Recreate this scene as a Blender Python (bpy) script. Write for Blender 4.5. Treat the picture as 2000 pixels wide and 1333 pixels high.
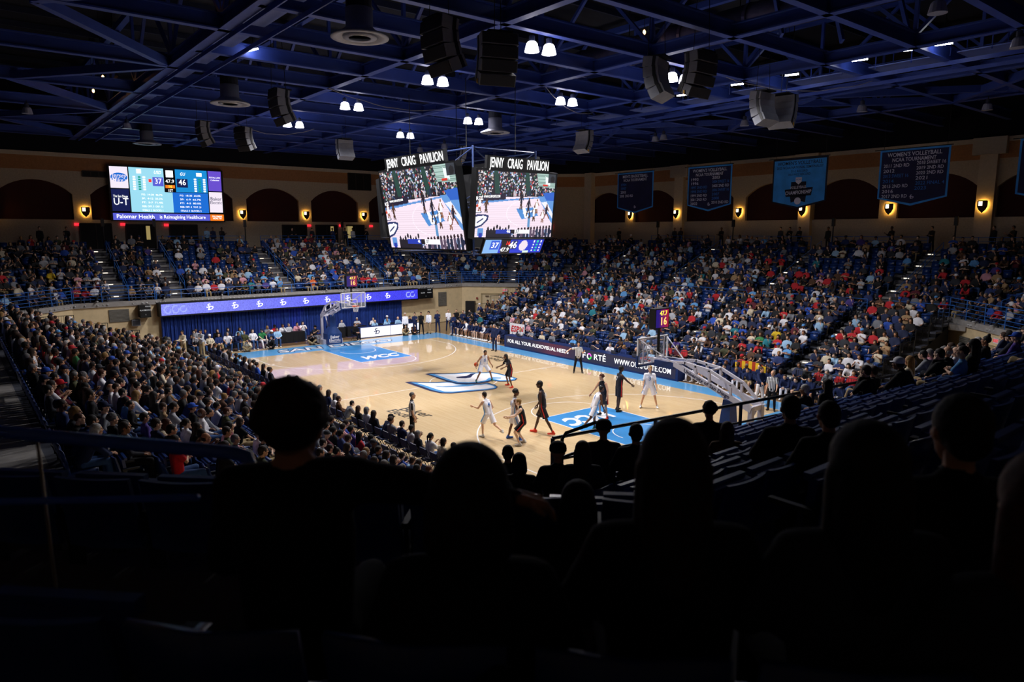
import bpy, bmesh, math, random
import numpy as np
from mathutils import Vector, Matrix
R = random.Random(7)
NR = np.random.RandomState(7)
S = bpy.context.scene
COL = S.collection
for o in list(bpy.data.objects):
    bpy.data.objects.remove(o)
PI = math.pi

# ------------------------------------------------------------------ camera, world, exposure, large lights
CAM = np.array([30.8204, -21.3665, 8.0187]); YAW, PITCH, ROLL, FPX = 2.46495963, -0.154263363, -4.78e-4, 1367.192
_f = np.array([math.cos(PITCH) * math.cos(YAW), math.cos(PITCH) * math.sin(YAW), math.sin(PITCH)])
_r = np.cross(_f, [0, 0, 1]); _r /= np.linalg.norm(_r); _u = np.cross(_r, _f)
cam_d = bpy.data.cameras.new('camera'); cam = bpy.data.objects.new('camera', cam_d); COL.objects.link(cam)
cam_d.sensor_width = 36; cam_d.lens = FPX * 36 / 2000; cam_d.clip_end = 300; cam_d.clip_start = .05
cam.matrix_world = Matrix(((_r[0], _u[0], -_f[0], CAM[0]), (_r[1], _u[1], -_f[1], CAM[1]), (_r[2], _u[2], -_f[2], CAM[2]), (0, 0, 0, 1)))
cam_d.dof.use_dof = True; cam_d.dof.focus_distance = 36; cam_d.dof.aperture_fstop = 2.2
S.camera = cam
S.view_settings.view_transform = 'Standard'; S.view_settings.look = 'None'; S.view_settings.gamma = 1
S.view_settings.use_curve_mapping = False; S.view_settings.exposure = 0.0
w = bpy.data.worlds.new('World'); S.world = w; w.use_nodes = True
w.node_tree.nodes['Background'].inputs[0].default_value = (.12, .16, .4, 1); w.node_tree.nodes['Background'].inputs[1].default_value = .0015
LAMPS = [(x, y) for x in (10.6, 3.55, -4.6, -12.6) for y in (-3.85, 4.05)]
LAMP_W, LAMP_COL, LAMP_DEG, LAMP_BLEND = 3000, (1, .97, .985), 160, .7

def srgb(c):
    if isinstance(c, str):
        c = [int(c[i:i + 2], 16) for i in (0, 2, 4)]
    return tuple((v / 255 / 12.92 if v / 255 <= .04045 else ((v / 255 + .055) / 1.055) ** 2.4) for v in c)

# ------------------------------------------------------------------ materials (all node based)
MATS = {}
def mat(name, col='808080', rough=.6, metal=0, var=.12, scale=6, emit=None, estr=0, spec=.4, bump=0, coat=0, trans=0, alpha=1):
    if name in MATS: return MATS[name]
    m = bpy.data.materials.new(name); m.use_nodes = True; nt = m.node_tree; b = nt.nodes['Principled BSDF']
    c = srgb(col)
    tc = nt.nodes.new('ShaderNodeTexCoord')
    if var > 0:
        n = nt.nodes.new('ShaderNodeTexNoise'); n.inputs['Scale'].default_value = scale; n.inputs['Detail'].default_value = 4
        nt.links.new(tc.outputs['Object'], n.inputs['Vector'])
        r = nt.nodes.new('ShaderNodeValToRGB'); nt.links.new(n.outputs['Fac'], r.inputs['Fac'])
        r.color_ramp.elements[0].position = .3; r.color_ramp.elements[1].position = .7
        r.color_ramp.elements[0].color = (*[v * (1 - var) for v in c], 1); r.color_ramp.elements[1].color = (*[min(1, v * (1 + var)) for v in c], 1)
        nt.links.new(r.outputs[0], b.inputs['Base Color'])
        if bump:
            bp = nt.nodes.new('ShaderNodeBump'); bp.inputs['Strength'].default_value = bump; bp.inputs['Distance'].default_value = .02
            nt.links.new(n.outputs['Fac'], bp.inputs['Height']); nt.links.new(bp.outputs[0], b.inputs['Normal'])
    else:
        b.inputs['Base Color'].default_value = (*c, 1)
    b.inputs['Roughness'].default_value = rough; b.inputs['Metallic'].default_value = metal
    b.inputs['Specular IOR Level'].default_value = spec; b.inputs['Coat Weight'].default_value = coat; b.inputs['Coat Roughness'].default_value = .08
    b.inputs['Transmission Weight'].default_value = trans; b.inputs['Alpha'].default_value = alpha
    if emit is not None:
        b.inputs['Emission Color'].default_value = (*srgb(emit), 1); b.inputs['Emission Strength'].default_value = estr
        if estr < 6: m.cycles.emission_sampling = 'NONE'
    MATS[name] = m
    return m

def attr_mat(name, attr='Col', rough=.7, emit=0):
    if name in MATS: return MATS[name]
    m = bpy.data.materials.new(name); m.use_nodes = True; nt = m.node_tree; b = nt.nodes['Principled BSDF']
    a = nt.nodes.new('ShaderNodeAttribute'); a.attribute_name = attr
    if emit:
        b.inputs['Base Color'].default_value = (.01, .01, .012, 1); b.inputs['Roughness'].default_value = .5
        nt.links.new(a.outputs['Color'], b.inputs['Emission Color']); b.inputs['Emission Strength'].default_value = emit
        m.cycles.emission_sampling = 'NONE'
    else:
        n = nt.nodes.new('ShaderNodeTexNoise'); n.inputs['Scale'].default_value = 9
        mx = nt.nodes.new('ShaderNodeMixRGB'); mx.blend_type = 'MULTIPLY'; mx.inputs[0].default_value = .25
        nt.links.new(a.outputs['Color'], mx.inputs[1]); nt.links.new(n.outputs['Fac'], mx.inputs[2]); nt.links.new(mx.outputs[0], b.inputs['Base Color'])
        b.inputs['Roughness'].default_value = rough
    MATS[name] = m
    return m

# ------------------------------------------------------------------ mesh builder
class MB:
    def __init__(s): s.v = []; s.f = []; s.m = []
    def add(s, vs, fs, m=0):
        b = len(s.v); s.v += [tuple(map(float, q)) for q in vs]; s.f += [tuple(i + b for i in q) for q in fs]; s.m += [m] * len(fs); return s
    def box(s, c, d, m=0, rot=None, taper=None):
        hx, hy, hz = d[0] / 2, d[1] / 2, d[2] / 2
        vs = [Vector((x * hx * (taper if taper and z > 0 else 1), y * hy * (taper if taper and z > 0 else 1), z * hz)) for z in (-1, 1) for y in (-1, 1) for x in (-1, 1)]
        if rot is not None:
            if isinstance(rot, (int, float)): rot = Matrix.Rotation(rot, 3, 'Z')
            vs = [rot @ q for q in vs]
        c = Vector(c)
        return s.add([q + c for q in vs], [(0, 2, 3, 1), (4, 5, 7, 6), (0, 1, 5, 4), (2, 6, 7, 3), (0, 4, 6, 2), (1, 3, 7, 5)], m)
    def tube(s, a, b, r, r2=None, n=6, m=0, cap=True):
        a, b = Vector(a), Vector(b); d = b - a
        if d.length < 1e-6: return s
        r2 = r if r2 is None else r2
        q = d.to_track_quat('Z', 'Y').to_matrix()
        vs = [a + q @ Vector((r * math.cos(2 * PI * i / n), r * math.sin(2 * PI * i / n), 0)) for i in range(n)]
        vs += [b + q @ Vector((r2 * math.cos(2 * PI * i / n), r2 * math.sin(2 * PI * i / n), 0)) for i in range(n)]
        fs = [(i, (i + 1) % n, n + (i + 1) % n, n + i) for i in range(n)]
        if cap: fs += [tuple(range(n - 1, -1, -1)), tuple(range(n, 2 * n))]
        return s.add(vs, fs, m)
    def path(s, pts, r, n=6, m=0):
        pts = [Vector(q) for q in pts]; k = len(pts); base = len(s.v); rings = []
        for i, p in enumerate(pts):
            d = (pts[min(i + 1, k - 1)] - pts[max(i - 1, 0)]).normalized(); q = d.to_track_quat('Z', 'Y').to_matrix()
            rr = r[i] if isinstance(r, (list, tuple)) else r
            rings.append([p + q @ Vector((rr * math.cos(2 * PI * j / n), rr * math.sin(2 * PI * j / n), 0)) for j in range(n)])
        vs = [v for g in rings for v in g]
        fs = [(i * n + j, i * n + (j + 1) % n, (i + 1) * n + (j + 1) % n, (i + 1) * n + j) for i in range(k - 1) for j in range(n)]
        fs += [tuple(range(n - 1, -1, -1)), tuple(range((k - 1) * n, k * n))]
        return s.add(vs, fs, m)
    def beam(s, a, b, w, h, m=0, up=(0, 0, 1)):
        a, b = Vector(a), Vector(b); d = (b - a).normalized(); x = d.cross(Vector(up)).normalized(); u = x.cross(d)
        vs = [q + x * sx * w / 2 + u * sz * h / 2 for q in (a, b) for sz in (-1, 1) for sx in (-1, 1)]
        return s.add(vs, [(0, 1, 3, 2), (4, 6, 7, 5), (0, 4, 5, 1), (2, 3, 7, 6), (0, 2, 6, 4), (1, 5, 7, 3)], m)
    def ibeam(s, a, b, w, h, t=.03, m=0):
        z = Vector((0, 0, h / 2 - t / 2)); a, b = Vector(a), Vector(b)
        s.beam(a + z, b + z, w, t, m); s.beam(a - z, b - z, w, t, m); return s.beam(a, b, t, h - 2 * t, m)
    def lathe(s, prof, c=(0, 0, 0), n=16, m=0, ax='Z'):
        vs = []
        for (r, z) in prof:
            for i in range(n):
                a = 2 * PI * i / n; q = (r * math.cos(a), r * math.sin(a), z)
                if ax == 'X': q = (q[2], q[0], q[1])
                if ax == 'Y': q = (q[0], q[2], q[1])
                vs.append((q[0] + c[0], q[1] + c[1], q[2] + c[2]))
        k = len(prof)
        fs = [(i * n + j, i * n + (j + 1) % n, (i + 1) * n + (j + 1) % n, (i + 1) * n + j) for i in range(k - 1) for j in range(n)]
        fs += [tuple(range(n - 1, -1, -1)), tuple(range((k - 1) * n, k * n))]
        return s.add(vs, fs, m)
    def prism(s, poly, z0, z1, m=0, frame=None):
        """polygon (2D) extruded z0..z1; frame=(origin, ex, ey, ez)"""
        n = len(poly); o, ex, ey, ez = frame or (Vector((0, 0, 0)), Vector((1, 0, 0)), Vector((0, 1, 0)), Vector((0, 0, 1)))
        o, ex, ey, ez = map(Vector, (o, ex, ey, ez))
        vs = [o + ex * p[0] + ey * p[1] + ez * z for z in (z0, z1) for p in poly]
        fs = [tuple(range(n - 1, -1, -1)), tuple(range(n, 2 * n))] + [(i, (i + 1) % n, n + (i + 1) % n, n + i) for i in range(n)]
        return s.add(vs, fs, m)
    def sphere(s, c, r, nu=8, nv=5, m=0, rot=None):
        r = (r, r, r) if isinstance(r, (int, float)) else r
        vs = [(0, 0, -1)] + [(math.cos(2 * PI * j / nu) * math.sin(PI * i / nv), math.sin(2 * PI * j / nu) * math.sin(PI * i / nv), -math.cos(PI * i / nv)) for i in range(1, nv) for j in range(nu)] + [(0, 0, 1)]
        vs = [Vector((q[0] * r[0], q[1] * r[1], q[2] * r[2])) for q in vs]
        if rot is not None: vs = [rot @ q for q in vs]
        fs = [(0, 1 + (j + 1) % nu, 1 + j) for j in range(nu)]
        fs += [(1 + i * nu + j, 1 + i * nu + (j + 1) % nu, 1 + (i + 1) * nu + (j + 1) % nu, 1 + (i + 1) * nu + j) for i in range(nv - 2) for j in range(nu)]
        t = len(vs) - 1; fs += [(1 + (nv - 2) * nu + j, 1 + (nv - 2) * nu + (j + 1) % nu, t) for j in range(nu)]
        c = Vector(c); return s.add([q + c for q in vs], fs, m)
    def mesh(s, name, mats, smooth=False):
        me = bpy.data.meshes.new(name); me.from_pydata(s.v, [], s.f)
        mats = mats if isinstance(mats, (list, tuple)) else [mats]
        for q in mats: me.materials.append(q)
        if len(mats) > 1: me.polygons.foreach_set('material_index', s.m)
        if smooth: me.polygons.foreach_set('use_smooth', [True] * len(s.f))
        me.update(); return me
    def build(s, name, mats, parent=None, smooth=False):
        return obj(name, s.mesh(name, mats, smooth), parent)

def obj(name, me, parent=None):
    o = bpy.data.objects.new(name, me); COL.objects.link(o)
    if parent is not None: o.parent = parent
    return o
def tag(o, label=None, cat=None, group=None, kind=None):
    if label: o['label'] = label
    if cat: o['category'] = cat
    if group: o['group'] = group
    if kind: o['kind'] = kind
    return o
def thing(name, label, cat, loc=(0, 0, 0), rotz=0, group=None):
    o = bpy.data.objects.new(name, None); COL.objects.link(o); o.location = loc; o.rotation_euler = (0, 0, rotz)
    o.empty_display_size = .1
    return tag(o, label, cat, group)
def struct(name, mb, m, label=None, parent=None, smooth=False):
    o = mb.build(name, m, parent, smooth)
    if parent is None:
        o['kind'] = 'structure'
        if label: o['label'] = label
    return o
def dup(root, loc=None, rotz=None, label=None, group=None):
    r = root.copy(); COL.objects.link(r)
    if loc is not None: r.location = loc
    if rotz is not None: r.rotation_euler = (0, 0, rotz)
    if label: r['label'] = label
    if group: r['group'] = group
    for ch in root.children:
        c = ch.copy(); COL.objects.link(c); c.parent = r
        for g in ch.children:
            d = g.copy(); COL.objects.link(d); d.parent = c
    return r

FONTCACHE = {}
SCRATCH = bpy.data.scenes.new('scratch')
def evaluate(o):
    SCRATCH.collection.objects.link(o); vl = SCRATCH.view_layers[0]; vl.update(); dg = vl.depsgraph
    me = bpy.data.meshes.new_from_object(o.evaluated_get(dg)); bpy.data.objects.remove(o); return me
def text_mesh(txt, size=1, bold=.0, shear=0, depth=.004, align='CENTER', sx=1, spacing=1):
    key = (txt, size, bold, shear, depth, align, sx, spacing)
    if key in FONTCACHE: return FONTCACHE[key]
    cu = bpy.data.curves.new('txt', 'FONT'); cu.body = txt; cu.size = size; cu.offset = bold * size; cu.shear = shear; cu.extrude = depth / 2
    cu.align_x = align; cu.align_y = 'CENTER'; cu.resolution_u = 2; cu.space_character = spacing
    o = bpy.data.objects.new('txt', cu); me = evaluate(o)
    if sx != 1: me.transform(Matrix.Diagonal((sx, 1, 1, 1)))
    FONTCACHE[key] = me
    return me
def frame(o, ex, ey):
    ex = Vector(ex).normalized(); ey = Vector(ey); ey = (ey - ex * ey.dot(ex)).normalized(); ez = ex.cross(ey); o = Vector(o)
    return Matrix(((ex.x, ey.x, ez.x, o.x), (ex.y, ey.y, ez.y, o.y), (ex.z, ey.z, ez.z, o.z), (0, 0, 0, 1)))
def text(name, txt, m, o, ex, ey, size, parent=None, bold=.012, shear=0, align='CENTER', sx=1, width=None, depth=.004, spacing=1):
    me = text_mesh(txt, size, bold, shear, depth, align, sx, spacing)
    if width:
        xs = [v.co.x for v in me.vertices]; wv = max(xs) - min(xs)
        me = text_mesh(txt, size, bold, shear, depth, align, sx * width / wv, spacing)
    me = me.copy(); me.materials.clear(); me.materials.append(m)
    ob = obj(name, me, parent)
    mw = frame(o, ex, ey)
    ob.matrix_world = mw if parent is None else mw
    if parent is not None:
        ob.parent = parent; ob.matrix_parent_inverse = (Matrix.Translation(parent.location) @ parent.rotation_euler.to_matrix().to_4x4()).inverted()
        ob.matrix_basis = mw
    return ob

# ------------------------------------------------------------------ numpy mesh joining (for stuff)
def np_mesh(name, V, F, m, cols=None, smooth=False, attr='Col'):
    """V (n,3) F (k,3|4)"""
    me = bpy.data.meshes.new(name); k = F.shape[1]
    me.vertices.add(len(V)); me.vertices.foreach_set('co', V.astype(np.float32).ravel())
    me.loops.add(F.size); me.loops.foreach_set('vertex_index', F.astype(np.int32).ravel())
    me.polygons.add(len(F)); me.polygons.foreach_set('loop_start', np.arange(0, F.size, k, dtype=np.int32))
    me.polygons.foreach_set('loop_total', np.full(len(F), k, dtype=np.int32))
    if smooth: me.polygons.foreach_set('use_smooth', np.ones(len(F), dtype=bool))
    if cols is not None:
        a = me.attributes.new(attr, 'FLOAT_COLOR', 'POINT' if len(cols) == len(V) else 'FACE')
        a.data.foreach_set('color', np.c_[cols, np.ones(len(cols))].astype(np.float32).ravel())
    me.materials.append(m); me.update(calc_edges=True)
    return me
def tri_arrays(me):
    me.calc_loop_triangles()
    V = np.empty(len(me.vertices) * 3, np.float32); me.vertices.foreach_get('co', V)
    F = np.empty(len(me.loop_triangles) * 3, np.int32); me.loop_triangles.foreach_get('vertices', F)
    return V.reshape(-1, 3), F.reshape(-1, 3)

def unproj_z(x, y, z):
    d = _f + (x - 1000) / FPX * _r + (666.5 - y) / FPX * _u
    return CAM + d * (z - CAM[2]) / d[2]
def proj(P):
    d = np.asarray(P, float) - CAM; z = d @ _f
    return np.stack([1000 + FPX * (d @ _r) / z, 666.5 - FPX * (d @ _u) / z], -1), z

ORD = ['first', 'second', 'third', 'fourth', 'fifth', 'sixth', 'seventh', 'eighth', 'ninth', 'tenth', 'eleventh', 'twelfth', 'thirteenth', 'fourteenth', 'fifteenth', 'sixteenth', 'seventeenth', 'eighteenth', 'nineteenth', 'twentieth']
def ordinal(n):
    if n < 20: return ORD[n]
    t, u = divmod(n + 1, 10); T = {2: 'twenty', 3: 'thirty', 4: 'forty', 5: 'fifty', 6: 'sixty'}[t]
    return T + '-' + ORD[u - 1] if u else T[:-1] + 'ieth'
# ================================================================== STRUCTURE
concrete = mat('concrete', '5a585e', .85, var=.18, scale=2.5, bump=.15)
conc_lt = mat('concrete_light', '9a9692', .85, var=.12, scale=4, bump=.15)
cream = mat('cream_plaster', 'dcc69c', .8, var=.07, scale=3)
stucco = mat('tan_stucco', 'b8a68e', .9, var=.1, scale=9, bump=.3)
band_m = mat('brown_band', 'a8744a', .9, var=.12, scale=9, bump=.3)
trim_m = mat('beige_trim', 'c6b49c', .8, var=.06)
maroon = mat('maroon_panel', '3a1212', .9, var=.1)
navy_floor = mat('navy_mat', '18233f', .6, var=.15)
blk = mat('black_metal', '0b0b0d', .5, var=.1)
blue_paint = mat('blue_rail_paint', '2a66b8', .35, var=.08, spec=.5)
steel_blue = mat('roof_steel_blue', '2f4596', .5, var=.15, scale=1.2)
deck_m = mat('roof_deck', '141826', .9, var=.3, scale=1.0)
white_paint = mat('white_paint', 'e6e4e6', .45, var=.03)

def wood_material(name, c1, c2, rough, ang=0):
    m = bpy.data.materials.new(name); m.use_nodes = True; nt = m.node_tree; b = nt.nodes['Principled BSDF']
    tc = nt.nodes.new('ShaderNodeTexCoord'); mp = nt.nodes.new('ShaderNodeMapping'); mp.inputs['Rotation'].default_value[2] = ang
    nt.links.new(tc.outputs['Object'], mp.inputs[0])
    br = nt.nodes.new('ShaderNodeTexBrick'); br.inputs['Scale'].default_value = 1; br.inputs['Brick Width'].default_value = 1.4; br.inputs['Row Height'].default_value = .058
    br.inputs['Mortar Size'].default_value = .0012; br.inputs['Color1'].default_value = (*srgb(c1), 1); br.inputs['Color2'].default_value = (*srgb(c2), 1)
    br.inputs['Mortar'].default_value = (*[v * .55 for v in srgb(c2)], 1); br.offset = .37
    nt.links.new(mp.outputs[0], br.inputs['Vector'])
    n = nt.nodes.new('ShaderNodeTexNoise'); n.inputs['Scale'].default_value = 3; n.inputs['Detail'].default_value = 5
    mp2 = nt.nodes.new('ShaderNodeMapping'); mp2.inputs['Scale'].default_value = (.6, 14, 1); nt.links.new(mp.outputs[0], mp2.inputs[0]); nt.links.new(mp2.outputs[0], n.inputs['Vector'])
    mx = nt.nodes.new('ShaderNodeMixRGB'); mx.blend_type = 'OVERLAY'; mx.inputs[0].default_value = .3
    nt.links.new(br.outputs['Color'], mx.inputs[1]); nt.links.new(n.outputs['Fac'], mx.inputs[2]); nt.links.new(mx.outputs[0], b.inputs['Base Color'])
    b.inputs['Roughness'].default_value = rough; b.inputs['Specular IOR Level'].default_value = .5
    b.inputs['Coat Weight'].default_value = .8; b.inputs['Coat Roughness'].default_value = .035
    MATS[name] = m
    return m
maple = wood_material('maple_court', 'e2c79c', 'd8b98a', .3)
oldwood = wood_material('outer_wood', '8a6a48', '7b5c3e', .35, PI / 2)

struct('floor', MB().box((0, 0, -.13), (72, 68, .2)), oldwood)
court = struct('court_floor', MB().box((0, 0, -.015), (35.2, 18.2, .03)), maple, 'glossy maple basketball court')
L_BLUE = mat('apron_blue_paint', '5aa2d8', .3, var=.04, coat=.4)
KEY_BLUE = mat('key_blue_paint', '3f8fd0', .3, var=.04, coat=.4)
C_WHITE = mat('court_white_paint', 'f0eef0', .35, var=.02, coat=.3)
C_NAVY = mat('court_navy_paint', '14234f', .35, var=.05, coat=.3)
C_BLK = mat('court_black_paint', '16120f', .4, var=.05)
def paint(name, polys, m, z=.0015):
    mb = MB()
    for p in polys: mb.prism(p, z - .0012, z)
    return mb.build(name, m, court)
HX, HY = 14.325, 7.62
paint('apron_band', [[(-16.75, -9), (-HX, -9), (-HX, 9), (-16.75, 9)]], L_BLUE)
paint('apron_band', [[(HX, -9), (16.75, -9), (16.75, 9), (HX, 9)]], L_BLUE)
paint('apron_band', [[(-HX, HY), (HX, HY), (HX, 9), (-HX, 9)]], L_BLUE)
def arc(cx, cy, r, a0, a1, wd=.05, n=40):
    a = [a0 + (a1 - a0) * i / n for i in range(n + 1)]
    out = []
    for i in range(n):
        out.append([(cx + r * math.cos(a[i]), cy + r * math.sin(a[i])), (cx + (r + wd) * math.cos(a[i]), cy + (r + wd) * math.sin(a[i])), (cx + (r + wd) * math.cos(a[i + 1]), cy + (r + wd) * math.sin(a[i + 1])), (cx + r * math.cos(a[i + 1]), cy + r * math.sin(a[i + 1]))])
    return out
def rect(x0, x1, y0, y1): return [(x0, y0), (x1, y0), (x1, y1), (x0, y1)]
for sgn in (-1, 1):
    def mx(p): return [(sgn * x, y) for x, y in (p if sgn > 0 else p[::-1])]
    paint('key_paint', [mx(rect(8.535, HX, -1.83, 1.83))], KEY_BLUE, .002)
    paint('key_line', [mx(rect(8.5, 8.55, -1.86, 1.86)), mx(rect(8.5, HX, 1.83, 1.88)), mx(rect(8.5, HX, -1.88, -1.83))], C_WHITE, .003)
    paint('free_throw_arc', [mx(q) for q in arc(8.535, 0, 1.80, PI / 2, 1.5 * PI)], C_WHITE, .003)
    paint('restricted_arc', [mx(q) for q in arc(12.75, 0, 1.22, PI / 2, 1.5 * PI)], C_WHITE, .003)
    a = math.acos(-1) - math.acos(min(1, 6.6 / 6.75)); t = math.asin(6.6 / 6.75)
    paint('three_point_line', [mx(q) for q in arc(12.75, 0, 6.72, PI - t, PI + t, n=70)] + [mx(rect(12.75 - 6.72 * math.cos(t), HX, s * 6.58 - .025, s * 6.58 + .025)) for s in (-1, 1)], C_WHITE, .003)
paint('centre_line', [rect(-.025, .025, -HY, HY)], C_WHITE, .003)
paint('centre_circle', arc(0, 0, 1.80, 0, 2 * PI), C_WHITE, .003)
for y in (-HY, HY): paint('coach_box_mark', [rect(s * 5.8 - .03, s * 5.8 + .03, y - .5, y + .5) for s in (-1, 1)], C_WHITE, .004)

# ---------------------------------------------------------------- octagonal bowl
SQ = math.sqrt(.5)
SIDES = [('end_far', (-1, 0), 22.2), ('corner_far_right', (-SQ, SQ), 26.52), ('side_right', (0, 1), 21.5), ('corner_near_right', (SQ, SQ), 26.52),
         ('end_near', (1, 0), 22.2), ('corner_near', (SQ, -SQ), 26.52), ('side_left', (0, -1), 21.5), ('corner_far_left', (-SQ, -SQ), 26.52)]
WALLD = [34, 38.5, 32, 38.5, 34, 38.5, 32, 38.5]
NROW, TREAD, RISE, Z0 = 10, .85, .36, 3.2
def isect(n1, d1, n2, d2):
    det = n1[0] * n2[1] - n1[1] * n2[0]
    return ((d1 * n2[1] - d2 * n1[1]) / det, (n1[0] * d2 - n2[0] * d1) / det)
def ring(i, d, dw=None):
    """the two end points (left,right seen from the court) of side i at offset d"""
    nm, n, D = SIDES[i]; _, np_, Dp = SIDES[i - 1]; _, nn, Dn = SIDES[(i + 1) % 8]
    return isect(n, D + d, np_, Dp + d), isect(n, D + d, nn, Dn + d)
for i in range(8):
    mb = MB()
    nr_ = 9 if i == 5 else NROW
    for k in range(nr_):
        a, b = ring(i, TREAD * k); c, d = ring(i, TREAD * (k + 1) + .02)
        z = Z0 + RISE * k
        mb.prism([a, c, d, b], z - .55 if k else 3.125, z)
        # yellow-grey nosing is part of the step
    a, b = ring(i, TREAD * nr_); c, d = ring(i, 13)
    mb.prism([a, c, d, b], 5.7 if i == 5 else 6.2, 6.15 if i == 5 else Z0 + RISE * NROW - .1)
    struct('seating_tier', mb, concrete, 'stepped concrete seating tier')
    if i not in (2, 6):
        a, b = ring(i, 0); c, d = ring(i, .35)
        struct('wall_' + SIDES[i][0], MB().prism([a, c, d, b], 0, 3.12), cream, 'cream wall below the upper seats')
        a2, b2 = ring(i, -.12)
        struct('trim_%d' % (i + 1), MB().prism([a2, c, d, b2], 3.1, 3.42), conc_lt, 'grey concrete edge of the upper deck')
# cross aisles behind the lower stands
for s in (-1, 1):
    struct('floor_cross_aisle', MB().box((0, s * 20.85, 3.0), (34.6, 1.5, .3)), conc_lt)

# ---------------------------------------------------------------- lower stands (telescopic platforms)
LROW, LTREAD, LRISE, LY0, LZ0, LX = 11, .84, .29, 10.9, .25, 16.5
plat = mat('platform_grey', '4a4d58', .75, var=.15)
under = mat('stand_underside', '0c0c10', .9, var=.1)
for s in (-1, 1):
    mb = MB()
    for k in range(LROW):
        y0 = LY0 + LTREAD * k; z = LZ0 + LRISE * k
        mb.box((0, s * (y0 + LTREAD / 2), z - .05), (2 * LX, LTREAD + .02, .1), 0)
        mb.box((0, s * (y0 + .02), z - .18), (2 * LX, .04, .3), 1)
    struct('lower_stand_platform', mb, [plat, under], 'stepped grey platform of the lower stand')
    mb = MB()
    for e in (-1, 1):
        mb.prism([(s * LY0, 0), (s * (LY0 + LTREAD * LROW), 0), (s * (LY0 + LTREAD * LROW), LZ0 + LRISE * (LROW - 1) - .1), (s * LY0, LZ0 - .1)][::1], e * LX - .03 * 0, e * LX + e * -.05, 0,
                 ((0, 0, 0), (0, 1, 0), (0, 0, 1), (1, 0, 0)))
    struct('lower_stand_side', mb, under, 'black side panel under the lower stand')

# ---------------------------------------------------------------- upper walls
def wall_frame(i):
    n = Vector((*SIDES[i][1], 0)); e = Vector((-n.y, n.x, 0)) * -1       # e: left to right seen from inside
    return n, e
def arch_wall(i, half, arches, pil=()):
    n, e = wall_frame(i); D = WALLD[i]
    o = n * D
    mb = MB(); pan = MB(); bd = MB(); tr = MB()
    fr = (o, e, Vector((0, 0, 1)), n)
    def b(u0, u1, z0, z1, d0=0, d1=.35, t=mb): t.prism([(u0, z0), (u1, z0), (u1, z1), (u0, z1)], d0, d1, 0, fr)
    b(-half, half, 5.8, 9.0); b(-half, half, 12.6, 14.0)
    us = sorted(arches); prev = -half
    for (u0, u1) in us:
        u0c, u1c = max(u0, -half), min(u1, half)
        if u1c <= u0c: continue
        b(prev, u0c, 9.0, 12.6); prev = u1c
        N = 12; cu = (u0 + u1) / 2; wv = (u1 - u0) / 2; rise = 1.05; rr = (wv * wv + rise * rise) / (2 * rise)
        for k in range(N):
            ua, ub = u0 + (u1 - u0) * k / N, u0 + (u1 - u0) * (k + 1) / N
            ua, ub = max(ua, -half), min(ub, half)
            if ub <= ua: continue
            za = 10.95 + rise - rr + math.sqrt(max(0, rr * rr - (ua - cu) ** 2)); zb = 10.95 + rise - rr + math.sqrt(max(0, rr * rr - (ub - cu) ** 2))
            mb.prism([(ua, za), (ub, zb), (ub, 12.6), (ua, 12.6)], 0, .35, 0, fr)
        b(u0c - .05, u1c + .05, 8.95, 12.1, .28, .34, pan)
    b(prev, half, 9.0, 12.6)
    nm = 'wall_upper_' + SIDES[i][0]
    wl = struct(nm, mb, stucco, 'tan stucco upper wall')
    if us: pan.build('arch_panel', maroon, wl)
    b(-half, half, 12.72, 13.75, -.05, .02, bd); bd.build('brown_band', band_m, wl)
    b(-half, half, 13.75, 14.05, -.12, .02, tr); tr.build('cornice', trim_m, wl)
    for u in pil:
        pm = MB(); b(u - .5, u + .5, 6.6, 13.0, -.38, 0, pm); b(u - .95, u + .95, 12.98, 14.05, -.5, 0, pm); pm.build('pilaster', trim_m, wl)
    return wl
# -X wall: u runs with e
n0, e0 = wall_frame(0)
sy = 1 if e0.y > 0 else -1
arch_wall(0, 20.6, [tuple(sorted((sy * (.11 + 6.07 * k), sy * (4.97 + 6.07 * k)))) for k in range(-4, 4)])
n2, e2 = wall_frame(2); sx2 = 1 if e2.x > 0 else -1
AX = [-22.6, -16.45, -10.2, -3.95, 2.05, 8.35, 14.45, 20.7]
arch_wall(2, 22.6, [tuple(sorted((sx2 * a, sx2 * (a + 5.05)))) for a in AX], [sx2 * q for q in (-10.75, 1.55, 13.9)])
arch_wall(4, 20.5, [(a, a + 4.86) for a in (-17.9, -11.9, -5.8, .2, 6.3, 12.3)])
arch_wall(6, 22.6, [(a, a + 4.86) for a in (-17.9, -11.9, -5.8, .2, 6.3, 12.3)])
for i in (1, 3, 5, 7): arch_wall(i, 9.4, [])
for q in (-22.3, 22.3):
    struct('trim_corner_post', MB().box((q, 31.7, 10.3), (1.0, .6, 7.6)), trim_m, 'beige corner pier of the upper wall')

# ---------------------------------------------------------------- roof
struct('ceiling', MB().box((0, 0, 19.6), (80, 76, .3)), deck_m)
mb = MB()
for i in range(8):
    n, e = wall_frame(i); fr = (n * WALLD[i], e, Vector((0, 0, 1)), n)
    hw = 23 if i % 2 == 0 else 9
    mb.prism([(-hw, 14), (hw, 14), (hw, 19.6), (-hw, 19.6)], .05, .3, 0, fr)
struct('wall_attic', mb, mat('attic_dark', '0d0f18', .95, var=.1), 'dark wall strip between cornice and roof')
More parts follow.
